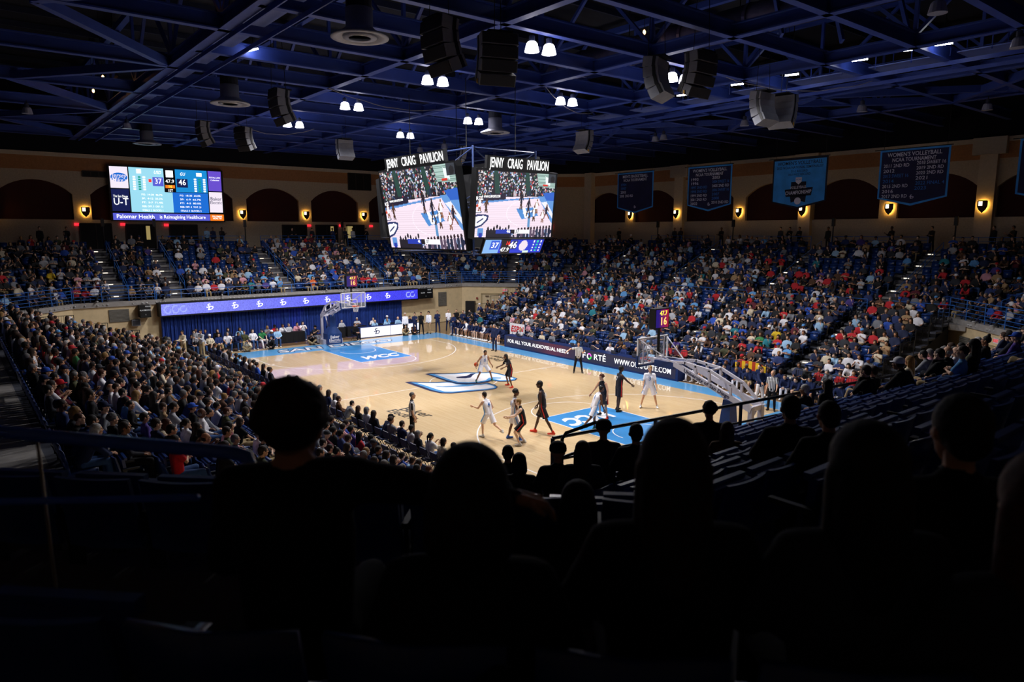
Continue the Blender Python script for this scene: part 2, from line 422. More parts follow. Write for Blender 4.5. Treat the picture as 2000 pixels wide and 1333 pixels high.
# ================================================================== PEOPLE
skins = [mat('skin_%d' % i, c, .55, var=.06, scale=14) for i, c in enumerate(['e2b79a', 'd3a180', 'c08a66', '9a6a4a', '6a452f', '4a2f22', 'eac4aa'])]
eye_m = mat('eye_dark', '1a1310', .3, var=0)
shoe_w = mat('shoe_white', 'e8e6e4', .5); shoe_k = mat('shoe_black', '141416', .5); shoe_r = mat('shoe_red', 'd6331c', .5); shoe_g = mat('shoe_teal', '0f6b66', .5)
CLOTH = {'black': '121216', 'charcoal': '2c2e36', 'navy': '1a2548', 'dark blue': '24356a', 'royal blue': '2a53b8', 'sky blue': '5f9fdc', 'light blue': '9cc3e4', 'grey': '7d8088', 'light grey': 'b4b6bd',
         'white': 'e9e8ee', 'cream': 'd9cbb0', 'red': 'c01f2a', 'maroon': '5c1726', 'pink': 'd99aa8', 'brown': '5b3d2a', 'tan': 'a98a64', 'olive': '4a4d34', 'green': '2f7a46', 'yellow': 'd9b51f', 'teal': '1f7d8c', 'purple': '4b3a86', 'orange': 'cf5a20', 'denim': '33507f', 'khaki': 'b09a72'}
cm = {k: mat('cloth_' + k.replace(' ', '_'), v, .85, var=.14, scale=16, spec=.2) for k, v in CLOTH.items()}
HAIR = {'black': '0e0b0a', 'dark brown': '24160f', 'brown': '3a2517', 'blond': '94713f', 'grey': '6e6c6c', 'white': 'b4b1ae', 'auburn': '4e2614'}
hm = {k: mat('hair_' + k.replace(' ', '_'), v, .7, var=.3, scale=40, bump=.3) for k, v in HAIR.items()}

def caps(mb, a, b, ra, rb, n=9):
    """closed round cone"""
    a, b = Vector(a), Vector(b); d = b - a; L = d.length
    if L < 1e-5: return mb.sphere(a, ra, n, 6)
    q = d.to_track_quat('Z', 'Y').to_matrix(); prof = []
    for i in range(1, 4): t = PI / 2 * (i / 3 - 1); prof.append((ra * math.cos(t), ra * math.sin(t)))
    for i in range(0, 3): t = PI / 2 * i / 3; prof.append((rb * math.cos(t), L + rb * math.sin(t)))
    vs = [a + q @ Vector((0, 0, -ra))] + [a + q @ Vector((r * math.cos(2 * PI * j / n), r * math.sin(2 * PI * j / n), z)) for r, z in prof for j in range(n)] + [a + q @ Vector((0, 0, L + rb))]
    k = len(prof)
    fs = [(0, 1 + (j + 1) % n, 1 + j) for j in range(n)] + [(1 + i * n + j, 1 + i * n + (j + 1) % n, 1 + (i + 1) * n + (j + 1) % n, 1 + (i + 1) * n + j) for i in range(k - 1) for j in range(n)]
    t = len(vs) - 1; fs += [(1 + (k - 1) * n + j, 1 + (k - 1) * n + (j + 1) % n, t) for j in range(n)]
    return mb.add(vs, fs)
def fuse(mb, voxel, smooth=3, ratio=1.0):
    """union of the shells in mb as one continuous smooth mesh"""
    me = mb.mesh('tmp', eye_m); o = bpy.data.objects.new('tmp', me)
    r = o.modifiers.new('r', 'REMESH'); r.mode = 'VOXEL'; r.voxel_size = voxel
    if smooth: s = o.modifiers.new('s', 'SMOOTH'); s.factor = .5; s.iterations = smooth
    if ratio < 1: d = o.modifiers.new('d', 'DECIMATE'); d.ratio = ratio
    out = evaluate(o); bpy.data.meshes.remove(me)
    V, F = tri_arrays(out); bpy.data.meshes.remove(out)
    return V.copy(), F.copy()
def arr(mb):
    me = mb.mesh('tmp', eye_m); V, F = tri_arrays(me); V, F = V.copy(), F.copy(); bpy.data.meshes.remove(me); return V, F

# ---- head (faces +X, centre at origin, about 23 cm high)
def build_head(voxel=.011, ratio=.5):
    mb = MB()
    mb.sphere((-.008, 0, .025), (.098, .077, .098), 14, 10)
    mb.sphere((.03, 0, -.045), (.06, .058, .075), 12, 8)
    mb.sphere((.055, 0, -.088), (.03, .034, .026), 10, 6)
    caps(mb, (.088, 0, .02), (.108, 0, -.022), .010, .016)      # nose
    caps(mb, (.083, -.035, .032), (.083, .035, .032), .013, .013)     # brow
    caps(mb, (.086, -.018, -.062), (.086, .018, -.062), .011, .011)   # lips
    for s in (-1, 1):
        mb.sphere((-.005, s * .080, -.002), (.02, .012, .032), 8, 6)
        mb.sphere((.06, s * .042, -.02), (.026, .022, .022), 8, 6)
    V, F = fuse(mb, voxel, 2, ratio)
    e = MB()
    for s in (-1, 1): e.sphere((.085, s * .032, .012), (.012, .014, .008), 6, 4)
    e.sphere((.094, 0, -.064), (.004, .022, .004), 6, 4)
    return (V, F), arr(e)
HEAD, EYES = build_head(); HEAD_LO, _ = build_head(.03, .5)
def build_hair(kind, voxel=.014, ratio=.5):
    mb = MB()
    if kind == 'short':
        mb.sphere((-.016, 0, .036), (.104, .086, .102), 14, 9); mb.sphere((-.06, 0, -.01), (.052, .074, .07), 10, 7)
    elif kind == 'buzz':
        mb.sphere((-.016, 0, .033), (.1, .081, .096), 14, 9)
    elif kind == 'curly':
        mb.sphere((-.015, 0, .045), (.105, .09, .1), 12, 8); q = random.Random(3)
        for _ in range(150):
            a, t = q.uniform(0, 2 * PI), q.uniform(.0, 1.75); d = Vector((math.sin(t) * math.cos(a), math.sin(t) * math.sin(a), math.cos(t)))
            if d.x > .55 and d.z < .35: continue
            mb.sphere((d.x * .1 - .02, d.y * .088, d.z * .1 + .04), q.uniform(.014, .024), 6, 4)
    elif kind == 'long':
        mb.sphere((-.018, 0, .036), (.108, .092, .104), 14, 9)
        for s in (-1, 1): caps(mb, (-.02, s * .07, -.0), (-.03, s * .075, -.22), .035, .035)
        caps(mb, (-.07, 0, 0), (-.09, 0, -.28), .06, .05); caps(mb, (-.06, -.05, -.02), (-.075, -.05, -.26), .045, .04); caps(mb, (-.06, .05, -.02), (-.075, .05, -.26), .045, .04)
    elif kind == 'ponytail':
        mb.sphere((-.016, 0, .035), (.104, .085, .102), 14, 9); caps(mb, (-.1, 0, .06), (-.14, 0, .03), .03, .03); caps(mb, (-.14, 0, .03), (-.15, 0, -.17), .032, .018)
    elif kind == 'bun':
        mb.sphere((-.016, 0, .035), (.104, .085, .102), 14, 9); mb.sphere((-.05, 0, .15), .042, 8, 6)
    elif kind == 'bob':
        mb.sphere((-.02, 0, .034), (.108, .095, .106), 14, 9); caps(mb, (-.05, -.06, .0), (-.04, -.07, -.1), .045, .04); caps(mb, (-.05, .06, .0), (-.04, .07, -.1), .045, .04); caps(mb, (-.08, 0, 0), (-.08, 0, -.1), .06, .05)
    elif kind == 'fringe':
        for s in (-1, 1): mb.sphere((-.04, s * .06, -.01), (.05, .03, .05), 8, 6)
        mb.sphere((-.07, 0, 0), (.045, .07, .06), 10, 7)
    V, F = fuse(mb, voxel, 1, ratio)
    if kind not in ('fringe',):      # keep the face free
        c = V[F].mean(1)
        keep = ~((c[:, 0] > .052) & (c[:, 2] < .062)) & ~((c[:, 0] > .03) & (c[:, 2] < -.03) & (kind != 'long'))
        F = F[keep]
    return V, F
HAIRS = {k: build_hair(k) for k in ('short', 'buzz', 'curly', 'long', 'ponytail', 'bun', 'bob', 'fringe')}
HAIRS_LO = {k: build_hair(k, .034, .4) for k in ('short', 'long', 'bob')}
def build_cap(n=12):
    mb = MB(); mb.lathe([(.104, -.004), (.107, .03), (.1, .07), (.075, .102), (.035, .118), (.006, .122)], (-.012, 0, .03), n)
    pts = [(.07, -.08), (.13, -.06), (.165, 0), (.13, .06), (.07, .08)]
    mb.prism(pts, .03, .042); return arr(mb)
CAP = build_cap(); CAP_LO = build_cap(7)
def build_beanie():
    mb = MB(); mb.lathe([(.108, -.01), (.112, .02), (.108, .025), (.104, .07), (.075, .115), (.03, .135), (.006, .137)], (-.014, 0, .02), 12); mb.sphere((-.014, 0, .165), .028, 7, 5); return arr(mb)
BEANIE = build_beanie()

def rot_to(fwd, up=(0, 0, 1)):
    x = Vector(fwd).normalized(); z = Vector(up); y = z.cross(x).normalized(); z = x.cross(y)
    return np.array([[x.x, y.x, z.x], [x.y, y.y, z.y], [x.z, y.z, z.z]])
def xform(A, M, t, s=1.0): return (A[0] * s) @ M.T + np.asarray(t), A[1]
def join(parts):
    V, F, b = [], [], 0
    for v, f in parts: V.append(v); F.append(f + b); b += len(v)
    return np.concatenate(V), np.concatenate(F)

def hand(mb, wrist, tip, curl=.4, side=1, palm_dir=(0, 0, -1)):
    """palm, four fingers of unequal length and a thumb, added to mb"""
    w, t = Vector(wrist), Vector(tip); d = (t - w).normalized(); pd = Vector(palm_dir); pd = (pd - d * pd.dot(d))
    pd = pd.normalized() if pd.length > 1e-3 else d.orthogonal().normalized(); sd = d.cross(pd) * side
    pm = w + d * .05
    caps(mb, w + sd * .018, pm + d * .03 + sd * .026, .02, .017, 6); caps(mb, w - sd * .018, pm + d * .03 - sd * .026, .02, .017, 6)
    for j, L in enumerate((.062, .074, .070, .055)):
        o = pm + d * .03 + sd * (.03 - .02 * j); d2 = (d * math.cos(curl) + pd * math.sin(curl)).normalized(); d3 = (d * math.cos(curl * 2.2) + pd * math.sin(curl * 2.2)).normalized()
        mid = o + d2 * L * .55; mb.tube(o, mid, .0095, .0088, 5); mb.tube(mid, mid + d3 * L * .5, .0088, .006, 5)
    o = w + d * .025 + sd * .03; d2 = (d * .6 + sd * .7 + pd * .3).normalized(); mid = o + d2 * .035
    mb.tube(o, mid, .011, .010, 5); mb.tube(mid, mid + (d * .9 + sd * .2 + pd * .3).normalized() * .032, .010, .007, 5)

def figure(J, build=1.0, sleeve='long', leg='long', loose=1.0, voxel=.02, ratio=1.0, head_fwd=(1, 0, 0), female=False, curl=.4, hs=1.0, lo=False, tank=False, belly=0):
    """J: joints dict. returns dict of (V,F) arrays: body (skin), eyes, top, bottom, shoes"""
    g = {k: Vector(v) for k, v in J.items()}; B = build
    pel, chest, neck, head = g['pelvis'], g['chest'], g['neck'], g['head']
    side = (g['shL'] - g['shR']).normalized(); hips = (g['hipL'] - g['hipR']).normalized()
    out = {}
    sk = MB()
    caps(sk, neck - (head - neck) * .35, head, .056 * B, .054)
    for s, sg in (('L', 1), ('R', -1)):
        caps(sk, g['sh' + s], g['el' + s], .052 * B, .042 * B); caps(sk, g['el' + s], g['wr' + s], .041 * B, .027)
        caps(sk, g['hip' + s], g['kn' + s], .078 * B, .054 * B); caps(sk, g['kn' + s], g['an' + s], .052 * B, .035)
        cf = g['kn' + s].lerp(g['an' + s], .3); bk = (g['an' + s] - g['kn' + s]).normalized().cross(hips); caps(sk, cf - bk * .012, cf - bk * .012 + (g['an' + s] - cf) * .35, .05 * B, .038)
    caps(sk, g['shL'] - side * .02, g['shR'] + side * .02, .062 * B, .062 * B)
    for o in (-.055, .055): caps(sk, pel + side * o, chest + side * o * 1.3, .088 * B, .098 * B)
    caps(sk, g['hipL'], g['hipR'], .088 * B, .088 * B)
    if lo:
        sk = MB(); sk.tube(neck - (head - neck) * .35, head, .056, .05, 6)
        for s in 'LR': sk.tube(g['el' + s], g['wr' + s], .04, .027, 5); sk.sphere(g['wr' + s].lerp(g['ha' + s], .5), (.05, .045, .035), 6, 4)
        V, F = arr(sk)
    else: V, F = fuse(sk, voxel, 3, ratio)
    hd = MB()
    for s, sg in (('L', 1), ('R', -1)): hand(hd, g['wr' + s], g['ha' + s], curl, sg, J.get('palm' + s, (0, 0, -1)))
    M = rot_to(head_fwd, (head - neck).normalized())
    H = xform(HEAD_LO if lo else HEAD, M, head, hs)
    out['body'] = join([(V, F), H] + ([] if lo else [arr(hd)]))
    out['eyes'] = xform(EYES, M, head, hs)
    out['headM'] = (M, np.array(head), hs)
    # ---- top
    t = MB(); q = 1.0 + .10 * loose
    for o in (-.06, .06):
        caps(t, pel + side * o + (pel - chest) * (.10 if leg != 'x' else 0), chest + side * o * 1.25, (.1 + belly) * B * q, .106 * B * q)
    if female:
        fw = Vector(head_fwd)
        for o in (-.07, .07): t.sphere(chest + side * o + fw * .07 - Vector((0, 0, .05)), .065, 8, 6)
    if tank:
        caps(t, g['shL'] - side * .055, g['shR'] + side * .055, .068 * B, .068 * B)
    else:
        caps(t, g['shL'], g['shR'], .072 * B * q, .072 * B * q)
        for s in 'LR':
            if sleeve == 'short': caps(t, g['sh' + s], g['sh' + s].lerp(g['el' + s], .62), .066 * B * q, .064 * B * q)
            else:
                caps(t, g['sh' + s], g['el' + s], .064 * B * q, .054 * B * q); caps(t, g['el' + s], g['el' + s].lerp(g['wr' + s], .93), .053 * B * q, .040 * B)
    caps(t, chest, neck.lerp(head, -.02), .095 * B, .060 * B)
    out['top'] = fuse(t, voxel, 3, ratio)
    # ---- bottom
    b = MB()
    caps(b, g['hipL'], g['hipR'], .102 * B, .102 * B); caps(b, pel, pel + (chest - pel) * .12, .11 * B, .1 * B)
    for s in 'LR':
        hp, kn, an = g['hip' + s], g['kn' + s], g['an' + s]
        if leg == 'shorts': caps(b, hp, hp.lerp(kn, .95), .1 * B, .12 * B)
        else: caps(b, hp, kn, .093 * B, .070 * B); caps(b, kn, kn.lerp(an, .97), .069 * B, .056)
    out['bottom'] = fuse(b, voxel, 3, ratio)
    if leg == 'shorts':          # flat hem above the knee
        V = out['bottom'][0]
        for s in 'LR':
            hp, kn = np.array(g['hip' + s]), np.array(g['kn' + s]); ax = (kn - hp) / np.linalg.norm(kn - hp); t = (V - hp) @ ax; L = .84 * np.linalg.norm(kn - hp)
            near = np.linalg.norm(V - hp - t[:, None] * ax, axis=1) < .17
            q = near & (t > L); V[q] -= (t[q] - L)[:, None] * ax
    for s in 'LR':
        sh = MB(); an = g['an' + s]; toe = g['toe' + s]; d = (toe - an); d.z = 0; d = d.normalized(); z = Vector((0, 0, 1))
        so = an - z * .045
        if lo:
            sh.beam(so - d * .08, so + d * .18, .085, .08); out['shoe' + s] = arr(sh); continue
        caps(sh, so - d * .045, so + d * .13, .045, .036); caps(sh, so - d * .03 + z * .01, an + z * .03, .045, .042); sh.sphere(so + d * .14, (.05, .05, .03), 8, 5)
        v, f = fuse(sh, .016 if not lo else .03, 1, ratio); v[:, 2] = np.maximum(v[:, 2], so.z - .04)
        out['shoe' + s] = (v, f)
    return out

def me_of(name, A, mats, smooth=True):
    me = np_mesh(name, A[0], A[1], mats[0], smooth=smooth)
    for q in mats[1:]: me.materials.append(q)
    return me
def body_mesh(name, fig, skin, sleeves=None):
    A = join([fig['body'], fig['eyes']]); me = np_mesh(name, A[0], A[1], skin, smooth=True); me.materials.append(eye_m)
    mi = np.zeros(len(A[1]), np.int32); mi[len(fig['body'][1]):] = 1; me.polygons.foreach_set('material_index', mi); return me
def hair_on(fig, kind, src=None):
    M, t, s = fig['headM']; A = {'cap': CAP, 'beanie': BEANIE}.get(kind) or (src or HAIRS)[kind]
    return xform(A, M, t, s)
def sit_pose(lean=0, arms='lap', h=1.0, legs=0, look=0):
    """seated figure facing +X; origin on the floor below the hip; seat height .45"""
    c, s_ = math.cos(lean), math.sin(lean)
    pel = Vector((.02, 0, .53))
    def up(d, y=0, f=0): return pel + Vector((s_ * d + c * f, y, c * d - s_ * f))
    J = dict(pelvis=pel, chest=up(.36), neck=up(.53), head=up(.66, 0, .02), shL=up(.435, .165), shR=up(.435, -.165), hipL=pel + Vector((.02, .09, -.01)), hipR=pel + Vector((.02, -.09, -.01)))
    if legs == 0: kl, kr, al, ar = (.44, .12, .52), (.44, -.12, .52), (.46, .12, .09), (.46, -.12, .09)
    elif legs == 1: kl, kr, al, ar = (.43, .2, .52), (.43, -.2, .52), (.36, .17, .09), (.5, -.16, .09)
    else: kl, kr, al, ar = (.45, .03, .62), (.43, -.1, .52), (.62, -.14, .34), (.44, -.1, .09)
    J.update(knL=kl, knR=kr, anL=al, anR=ar, toeL=(al[0] + .2, al[1], .05), toeR=(ar[0] + .2, ar[1], .05))
    A = {'lap': ((.10, .27, .74), (.33, .10, .66), (.42, .04, .63)), 'knees': ((.2, .25, .78), (.40, .13, .64), (.48, .12, .60)),
         'cross': ((.12, .26, .80), (.25, -.02, .84), (.2, -.14, .86)), 'chin': ((.24, .2, .74), (.2, .05, 1.06), (.18, .02, 1.16)),
         'lean': ((.33, .2, .66), (.46, .04, .62), (.52, -.02, .62)), 'phone': ((.18, .24, .78), (.36, .10, .92), (.42, .06, 1.0)), 'clap': ((.18, .25, .82), (.36, .05, .95), (.42, .0, 1.02)),
         'up': ((.15, .32, 1.12), (.25, .30, 1.38), (.28, .28, 1.5)), 'rest': ((-.02, .29, .76), (.2, .27, .68), (.3, .24, .66))}
    al_, ar_ = arms if isinstance(arms, tuple) else (arms, arms)
    dx = Vector((s_ * .25, 0, 0))
    for s, nm, sg in (('L', al_, 1), ('R', ar_, -1)):
        e, wv, hv = A[nm]
        if nm == 'cross' and sg < 0: wv, hv = (.22, .02, .88), (.16, .12, .90)
        J['el' + s] = Vector((e[0], e[1] if sg > 0 else -e[1] if nm != 'cross' else -e[1], e[2])) + dx * .7
        if nm == 'cross' and sg < 0: J['wr' + s] = Vector((wv[0], -wv[1], wv[2])) + dx; J['ha' + s] = Vector((hv[0], hv[1], hv[2])) + dx
        else: J['wr' + s] = Vector((wv[0], sg * wv[1], wv[2])) + dx * .6; J['ha' + s] = Vector((hv[0], sg * hv[1], hv[2])) + dx * .6
    return J
# ================================================================== SEATS AND CROWD
seat_blue = mat('seat_blue_plastic', '1d3a78', .32, var=.06, spec=.6)
seat_arm = mat('seat_standard', '14181f', .5)
slots = []
def add_slot(x, y, z, ang, sec, row, idx): slots.append(dict(x=x, y=y, z=z, a=ang, sec=sec, row=row, idx=idx, occ=None, col=None))
AISLE = {0: ('y', (-12.4, -8.7, -.6, 7.7, 12.9)), 2: ('x', (-13.2, -4.8, 3.9, 12.1)), 4: ('y', (-12, -4, 4, 12)), 1: ('t', (0,)), 3: ('t', (1.5,)), 5: ('t', (-30,)), 7: ('t', (0.5,))}
SPC = .54
for i in range(8):
    if i == 6: continue
    n, e = wall_frame(i); ang = math.atan2(-n.y, -n.x)
    for k in range(NROW):
        if i == 5 and k == 8: continue
        d = TREAD * k + .47 if not (i == 5 and k == 9) else 8.52; a, b = ring(i, d); a, b = Vector((*a, 0)), Vector((*b, 0)); L = (b - a).length; dr = (b - a) / L; m = int((L - .5) / SPC)
        for j in range(m):
            p = a + dr * (.25 + SPC * (j + .5)); kind, al = AISLE[i]
            t = p.y if kind == 'y' else p.x if kind == 'x' else (p - (a + b) / 2).dot(dr)
            if any(abs(t - q) < .62 for q in al): continue
            add_slot(p.x, p.y, 6.15 if i == 5 and k == 9 else Z0 + RISE * k, ang, i, k, j)
for s in (-1, 1):
    for k in range(LROW):
        y = s * (LY0 + LTREAD * k + .46); j = 0; x = -LX + .35
        while x < LX - .3:
            if not any(abs(x - q) < .6 for q in (-12.4, -4.2, 4.2, 12.4)): add_slot(x, y, LZ0 + LRISE * k, -s * PI / 2, 'low_right' if s > 0 else 'low_left', k, j)
            x += SPC; j += 1
def patch(v, x0, x1): return x0 <= v <= x1
for sl in slots:
    s, k, x, y = sl['sec'], sl['row'], sl['x'], sl['y']
    if s == 0:
        p = .75 if y < -8.7 else (.72 if k < 4 else .42) if y < -.6 else (.78 if k < 7 else .55) if y < 7.7 else (.8 if k < 4 else .22)
    elif s == 7: p = .55
    elif s == 1: p = .5 if k < 6 else .4
    elif s == 2: p = .78 if k < 4 else .62
    elif s == 3: p = .55
    elif s == 4: p = 0 if y < -7 else (.5 if k < 4 else .3 if k < 6 else .06)
    elif s == 5: p = 0
    elif s == 'low_right': p = .84 if k > 0 else .7
    else: p = .95
    if s == 2 and patch(x, 4.5, 11.5) and k in (4, 5, 6): p = .25
    if s == 2 and patch(x, -16, -8) and k == 5: p = .2
    if s == 'low_right' and patch(x, -12, -8) and k in (4, 5, 6): p = .3
    if s == 'low_right' and patch(x, -4, 3) and k in (9, 10): p = .45
    if s == 'low_left' and x > 5 and 3 < k < 10: p = .66
    sl['occ'] = R.random() < p
# individuals whose clothing stands out in the photograph (torso position in the picture, colour)
NOTE = """1160,592 red|1296,640 red|1345,580 red|1412,520 red|1500,517 red|1640,652 red|1670,648 red|1700,598 red|1520,512 red|1467,505 red|1562,540 red|1612,545 red|1656,545 red|1840,510 teal|1770,520 sky blue|1885,568 red|1850,590 red|1760,580 red
1588,700 navy|1432,640 teal|1520,650 yellow|1490,660 green|1450,675 red|1540,695 sky blue|1510,690 white|1336,690 red|1350,670 white|1367,668 white|1480,690 red|1655,660 red|1710,665 red|1740,690 tan|1730,690 cream|1770,690 red|1800,670 white
1600,740 red|1625,715 white|1650,710 white|1662,720 white|1680,715 white|1640,735 red|1660,745 red|1690,745 red|1700,720 grey|1805,640 white|1815,660 red|1870,650 royal blue|1928,600 royal blue|1950,610 red|1985,605 pink|1975,595 white
1160,480 white|1230,490 white|1285,510 white|1310,520 sky blue|1300,510 sky blue|1205,520 light blue|1180,545 light blue|1260,535 white|1375,500 light blue|1410,515 white|1430,520 white|1445,525 royal blue|1465,515 white|1480,535 white
1055,610 light blue|1110,600 white|1100,620 white|1165,600 sky blue|1150,590 sky blue|1240,630 white|1060,560 teal|1075,585 navy|1030,600 white|1090,590 white|1200,600 white|1230,600 light blue|1260,590 white|1295,600 grey|1180,585 red
1222,575 sky blue|1255,560 white|1280,565 red|1290,610 white|1330,600 light blue|1365,610 white|1380,600 white|1400,580 red|1420,590 white|1345,620 red|1325,635 red|1310,615 light grey|1265,585 white|1245,605 sky blue|1215,610 light blue|1130,640 white
710,552 red|731,552 red|742,560 red|610,560 orange|625,565 olive|755,558 white|660,540 royal blue|650,535 royal blue|640,515 white|675,507 white|694,508 white|745,555 white|625,525 royal blue|720,570 light blue|780,550 cream|790,550 navy|803,555 royal blue|817,530 tan
418,570 red|408,580 white|432,580 white|455,575 navy|440,558 white|470,550 pink|480,548 royal blue|465,535 light grey|485,535 light blue|450,530 charcoal|428,525 white|382,568 white|395,560 pink|515,545 sky blue|492,560 teal|500,575 grey|535,560 white|550,560 sky blue|556,557 light blue|340,560 navy|310,575 white|300,575 grey|320,550 charcoal
160,550 pink|100,545 yellow|105,555 light grey|65,570 white|20,585 light blue|10,590 sky blue|165,570 red|118,495 royal blue|80,510 light grey|85,515 light grey|40,530 dark blue|200,550 white|50,590 navy|70,580 navy
40,640 royal blue|75,650 cream|100,665 cream|270,685 white|300,690 light blue|330,690 white|320,705 light blue|200,720 navy|225,735 navy|160,700 green|240,790 navy|400,640 tan|390,735 red|405,745 white|430,745 red|450,760 red|420,775 light grey|460,785 navy|265,780 light grey|340,830 light grey|345,840 white|380,790 charcoal|440,830 olive|480,830 navy|150,760 olive|100,800 charcoal|90,820 light grey"""
if slots:
    SP = np.array([(q['x'] + .1 * math.cos(q['a']), q['y'] + .1 * math.sin(q['a']), q['z'] + .85) for q in slots]); UV, DEP = proj(SP)
    fx = (UV[:, 0] > -30) & (UV[:, 0] < 2030) & (UV[:, 1] > 350) & (UV[:, 1] < 1300) & (DEP > .5)
    for q, u, d, ok in zip(slots, UV, DEP, fx): q['u'], q['v'], q['d'], q['in'] = u[0], u[1], d, bool(ok)
    for it in NOTE.replace('\n', '|').split('|'):
        pos, col = it.split(' ', 1); u, v = map(float, pos.split(','))
        dd = np.hypot(UV[:, 0] - u, UV[:, 1] - v); dd[~fx] = 1e9
        for j in np.argsort(dd)[:6]:
            if slots[j]['col'] is None and dd[j] < 30 and slots[j]['sec'] != 5: slots[j]['occ'] = True; slots[j]['col'] = col; break
slots = [q for q in slots if q['in']]
PAL = [('navy', 20), ('black', 30), ('charcoal', 16), ('grey', 9), ('light grey', 4), ('white', 9), ('dark blue', 8), ('royal blue', 2), ('light blue', 4), ('sky blue', 2), ('maroon', 3), ('red', 2), ('brown', 3), ('tan', 2), ('olive', 3), ('teal', 1), ('purple', 1), ('cream', 2), ('pink', 1)]
PALW = [c for c, n in PAL for _ in range(n)]
HK = ['short'] * 9 + ['buzz'] * 2 + ['long'] * 4 + ['bob'] * 2 + ['ponytail'] * 1 + ['curly'] + ['fringe'] * 2 + ['cap'] * 4 + ['bun']
HC = ['black'] * 8 + ['dark brown'] * 9 + ['brown'] * 4 + ['blond'] * 2 + ['grey'] * 3 + ['white'] + ['auburn']
for q in slots:
    if not q['occ']: continue
    if q['col'] is None:
        q['col'] = R.choice(PALW)
        if q['sec'] in (2, 3, 'low_right') and q['x'] > 3 and R.random() < .05: q['col'] = 'red'
    q['hair'] = R.choice(HK); q['hc'] = R.choice(HC)
    if q['hair'] == 'fringe': q['hc'] = R.choice(['grey', 'white', 'brown'])
    q['cap'] = R.choice(['white', 'navy', 'black', 'red', 'sky blue', 'navy', 'charcoal', 'royal blue']); q['skin'] = R.choice([0, 0, 1, 1, 1, 2, 2, 3, 4, 6]); q['bot'] = R.choice(['denim', 'denim', 'black', 'charcoal', 'khaki', 'navy'])
    q['pose'] = R.randrange(8); q['sc'] = R.uniform(.95, 1.06)
# ---- seat template: shell back, tip-up pan, two side standards
def seat_parts(down, n=6):
    bk = MB()
    for z0, z1, x0, x1 in ((.40, .62, -.215, -.245), (.62, .86, -.245, -.30)):
        for j in range(n):
            y0, y1 = -.235 + .47 * j / n, -.235 + .47 * (j + 1) / n; c = lambda y: .035 * (y / .235) ** 2
            bk.add([(x0 + c(y0), y0, z0), (x0 + c(y1), y1, z0), (x1 + c(y1), y1, z1), (x1 + c(y0), y0, z1), (x0 - .03 + c(y0), y0, z0), (x0 - .03 + c(y1), y1, z0), (x1 - .03 + c(y1), y1, z1), (x1 - .03 + c(y0), y0, z1)],
                   [(0, 1, 2, 3), (5, 4, 7, 6), (3, 2, 6, 7), (0, 4, 5, 1)] + ([(0, 3, 7, 4)] if j == 0 else []) + ([(1, 5, 6, 2)] if j == n - 1 else []))
    pan = MB()
    if down: pan.box((.03, 0, .42), (.44, .45, .05)); pan.box((.25, 0, .405), (.04, .45, .06))
    else: pan.box((-.13, 0, .60), (.055, .45, .40), 0, Matrix.Rotation(-.12, 3, 'Y')); pan.box((-.105, 0, .80), (.05, .45, .05))
    st = MB()
    for s in (1,): st.box((-.12, s * .25, .22), (.07, .025, .44)); st.box((-.03, s * .255, .60), (.30, .045, .035)); st.box((-.14, s * .25, .5), (.05, .025, .2))
    return bk, pan, st
SEAT = {d: seat_parts(d) for d in (0, 1)}
SEATME = {d: [SEAT[d][0].mesh('backrest', seat_blue), SEAT[d][1].mesh('seat_pan', seat_blue), SEAT[d][2].mesh('standard', seat_arm)] for d in (0, 1)}
SNAME = {0: 'far end upper stand', 1: 'far right corner stand', 2: 'upper stand under the banners', 3: 'near right corner stand', 4: 'near end upper stand', 5: 'dark stand in front', 7: 'far left corner stand', 'low_right': 'lower stand behind the scorers table', 'low_left': 'crowded lower stand at left'}
vis = [q for q in slots if not (q['sec'] in (5, 4) and q['d'] < 1.2)]
for fx_, fy_ in [(28.81, -20.6), (29.38, -20.35), (29.66, -19.87), (30.03, -19.55), (29.97, -18.72), (30.38, -19.4), (24.75, -14.98), (25.15, -15.75), (24.78, -15.8), (25.4, -15.1), (25.3, -13.5), (27.5, -15.38), (28.2, -16.06), (23.3, -15.4), (24.1, -15.85), (27.9, -19.2), (28.2, -18.9)]:
    b_ = min(vis, key=lambda q: (q['x'] - fx_) ** 2 + (q['y'] - fy_) ** 2); b_['hold'] = True
empt = sorted([q for q in vis if not q['occ'] and not q.get('hold')], key=lambda q: q['d'])
single = {id(q) for q in empt[:290]}
SV, SF, SC = [], [], []; nb = 0
SEAT_LO = {d: seat_parts(d, 2) for d in (0, 1)}
TA = {d: (join([arr(SEAT_LO[d][0]), arr(SEAT_LO[d][1])]), arr(SEAT_LO[d][2])) for d in (0, 1)}
cb, ca = srgb('1d3a78'), srgb('14181f')
def place_np(A, q, out, cols, col, sc=1.0):
    global nb
    c, s_ = math.cos(q['a']), math.sin(q['a']); V, F = A
    W = np.empty_like(V); W[:, 0] = (V[:, 0] * c - V[:, 1] * s_) * sc + q['x']; W[:, 1] = (V[:, 0] * s_ + V[:, 1] * c) * sc + q['y']; W[:, 2] = V[:, 2] * sc + q['z']
    out[0].append(W); out[1].append(F + out[3][0]); out[3][0] += len(V); cols.append(np.tile(col, (len(V), 1)))
acc = ([], [], None, [0]); cc = []
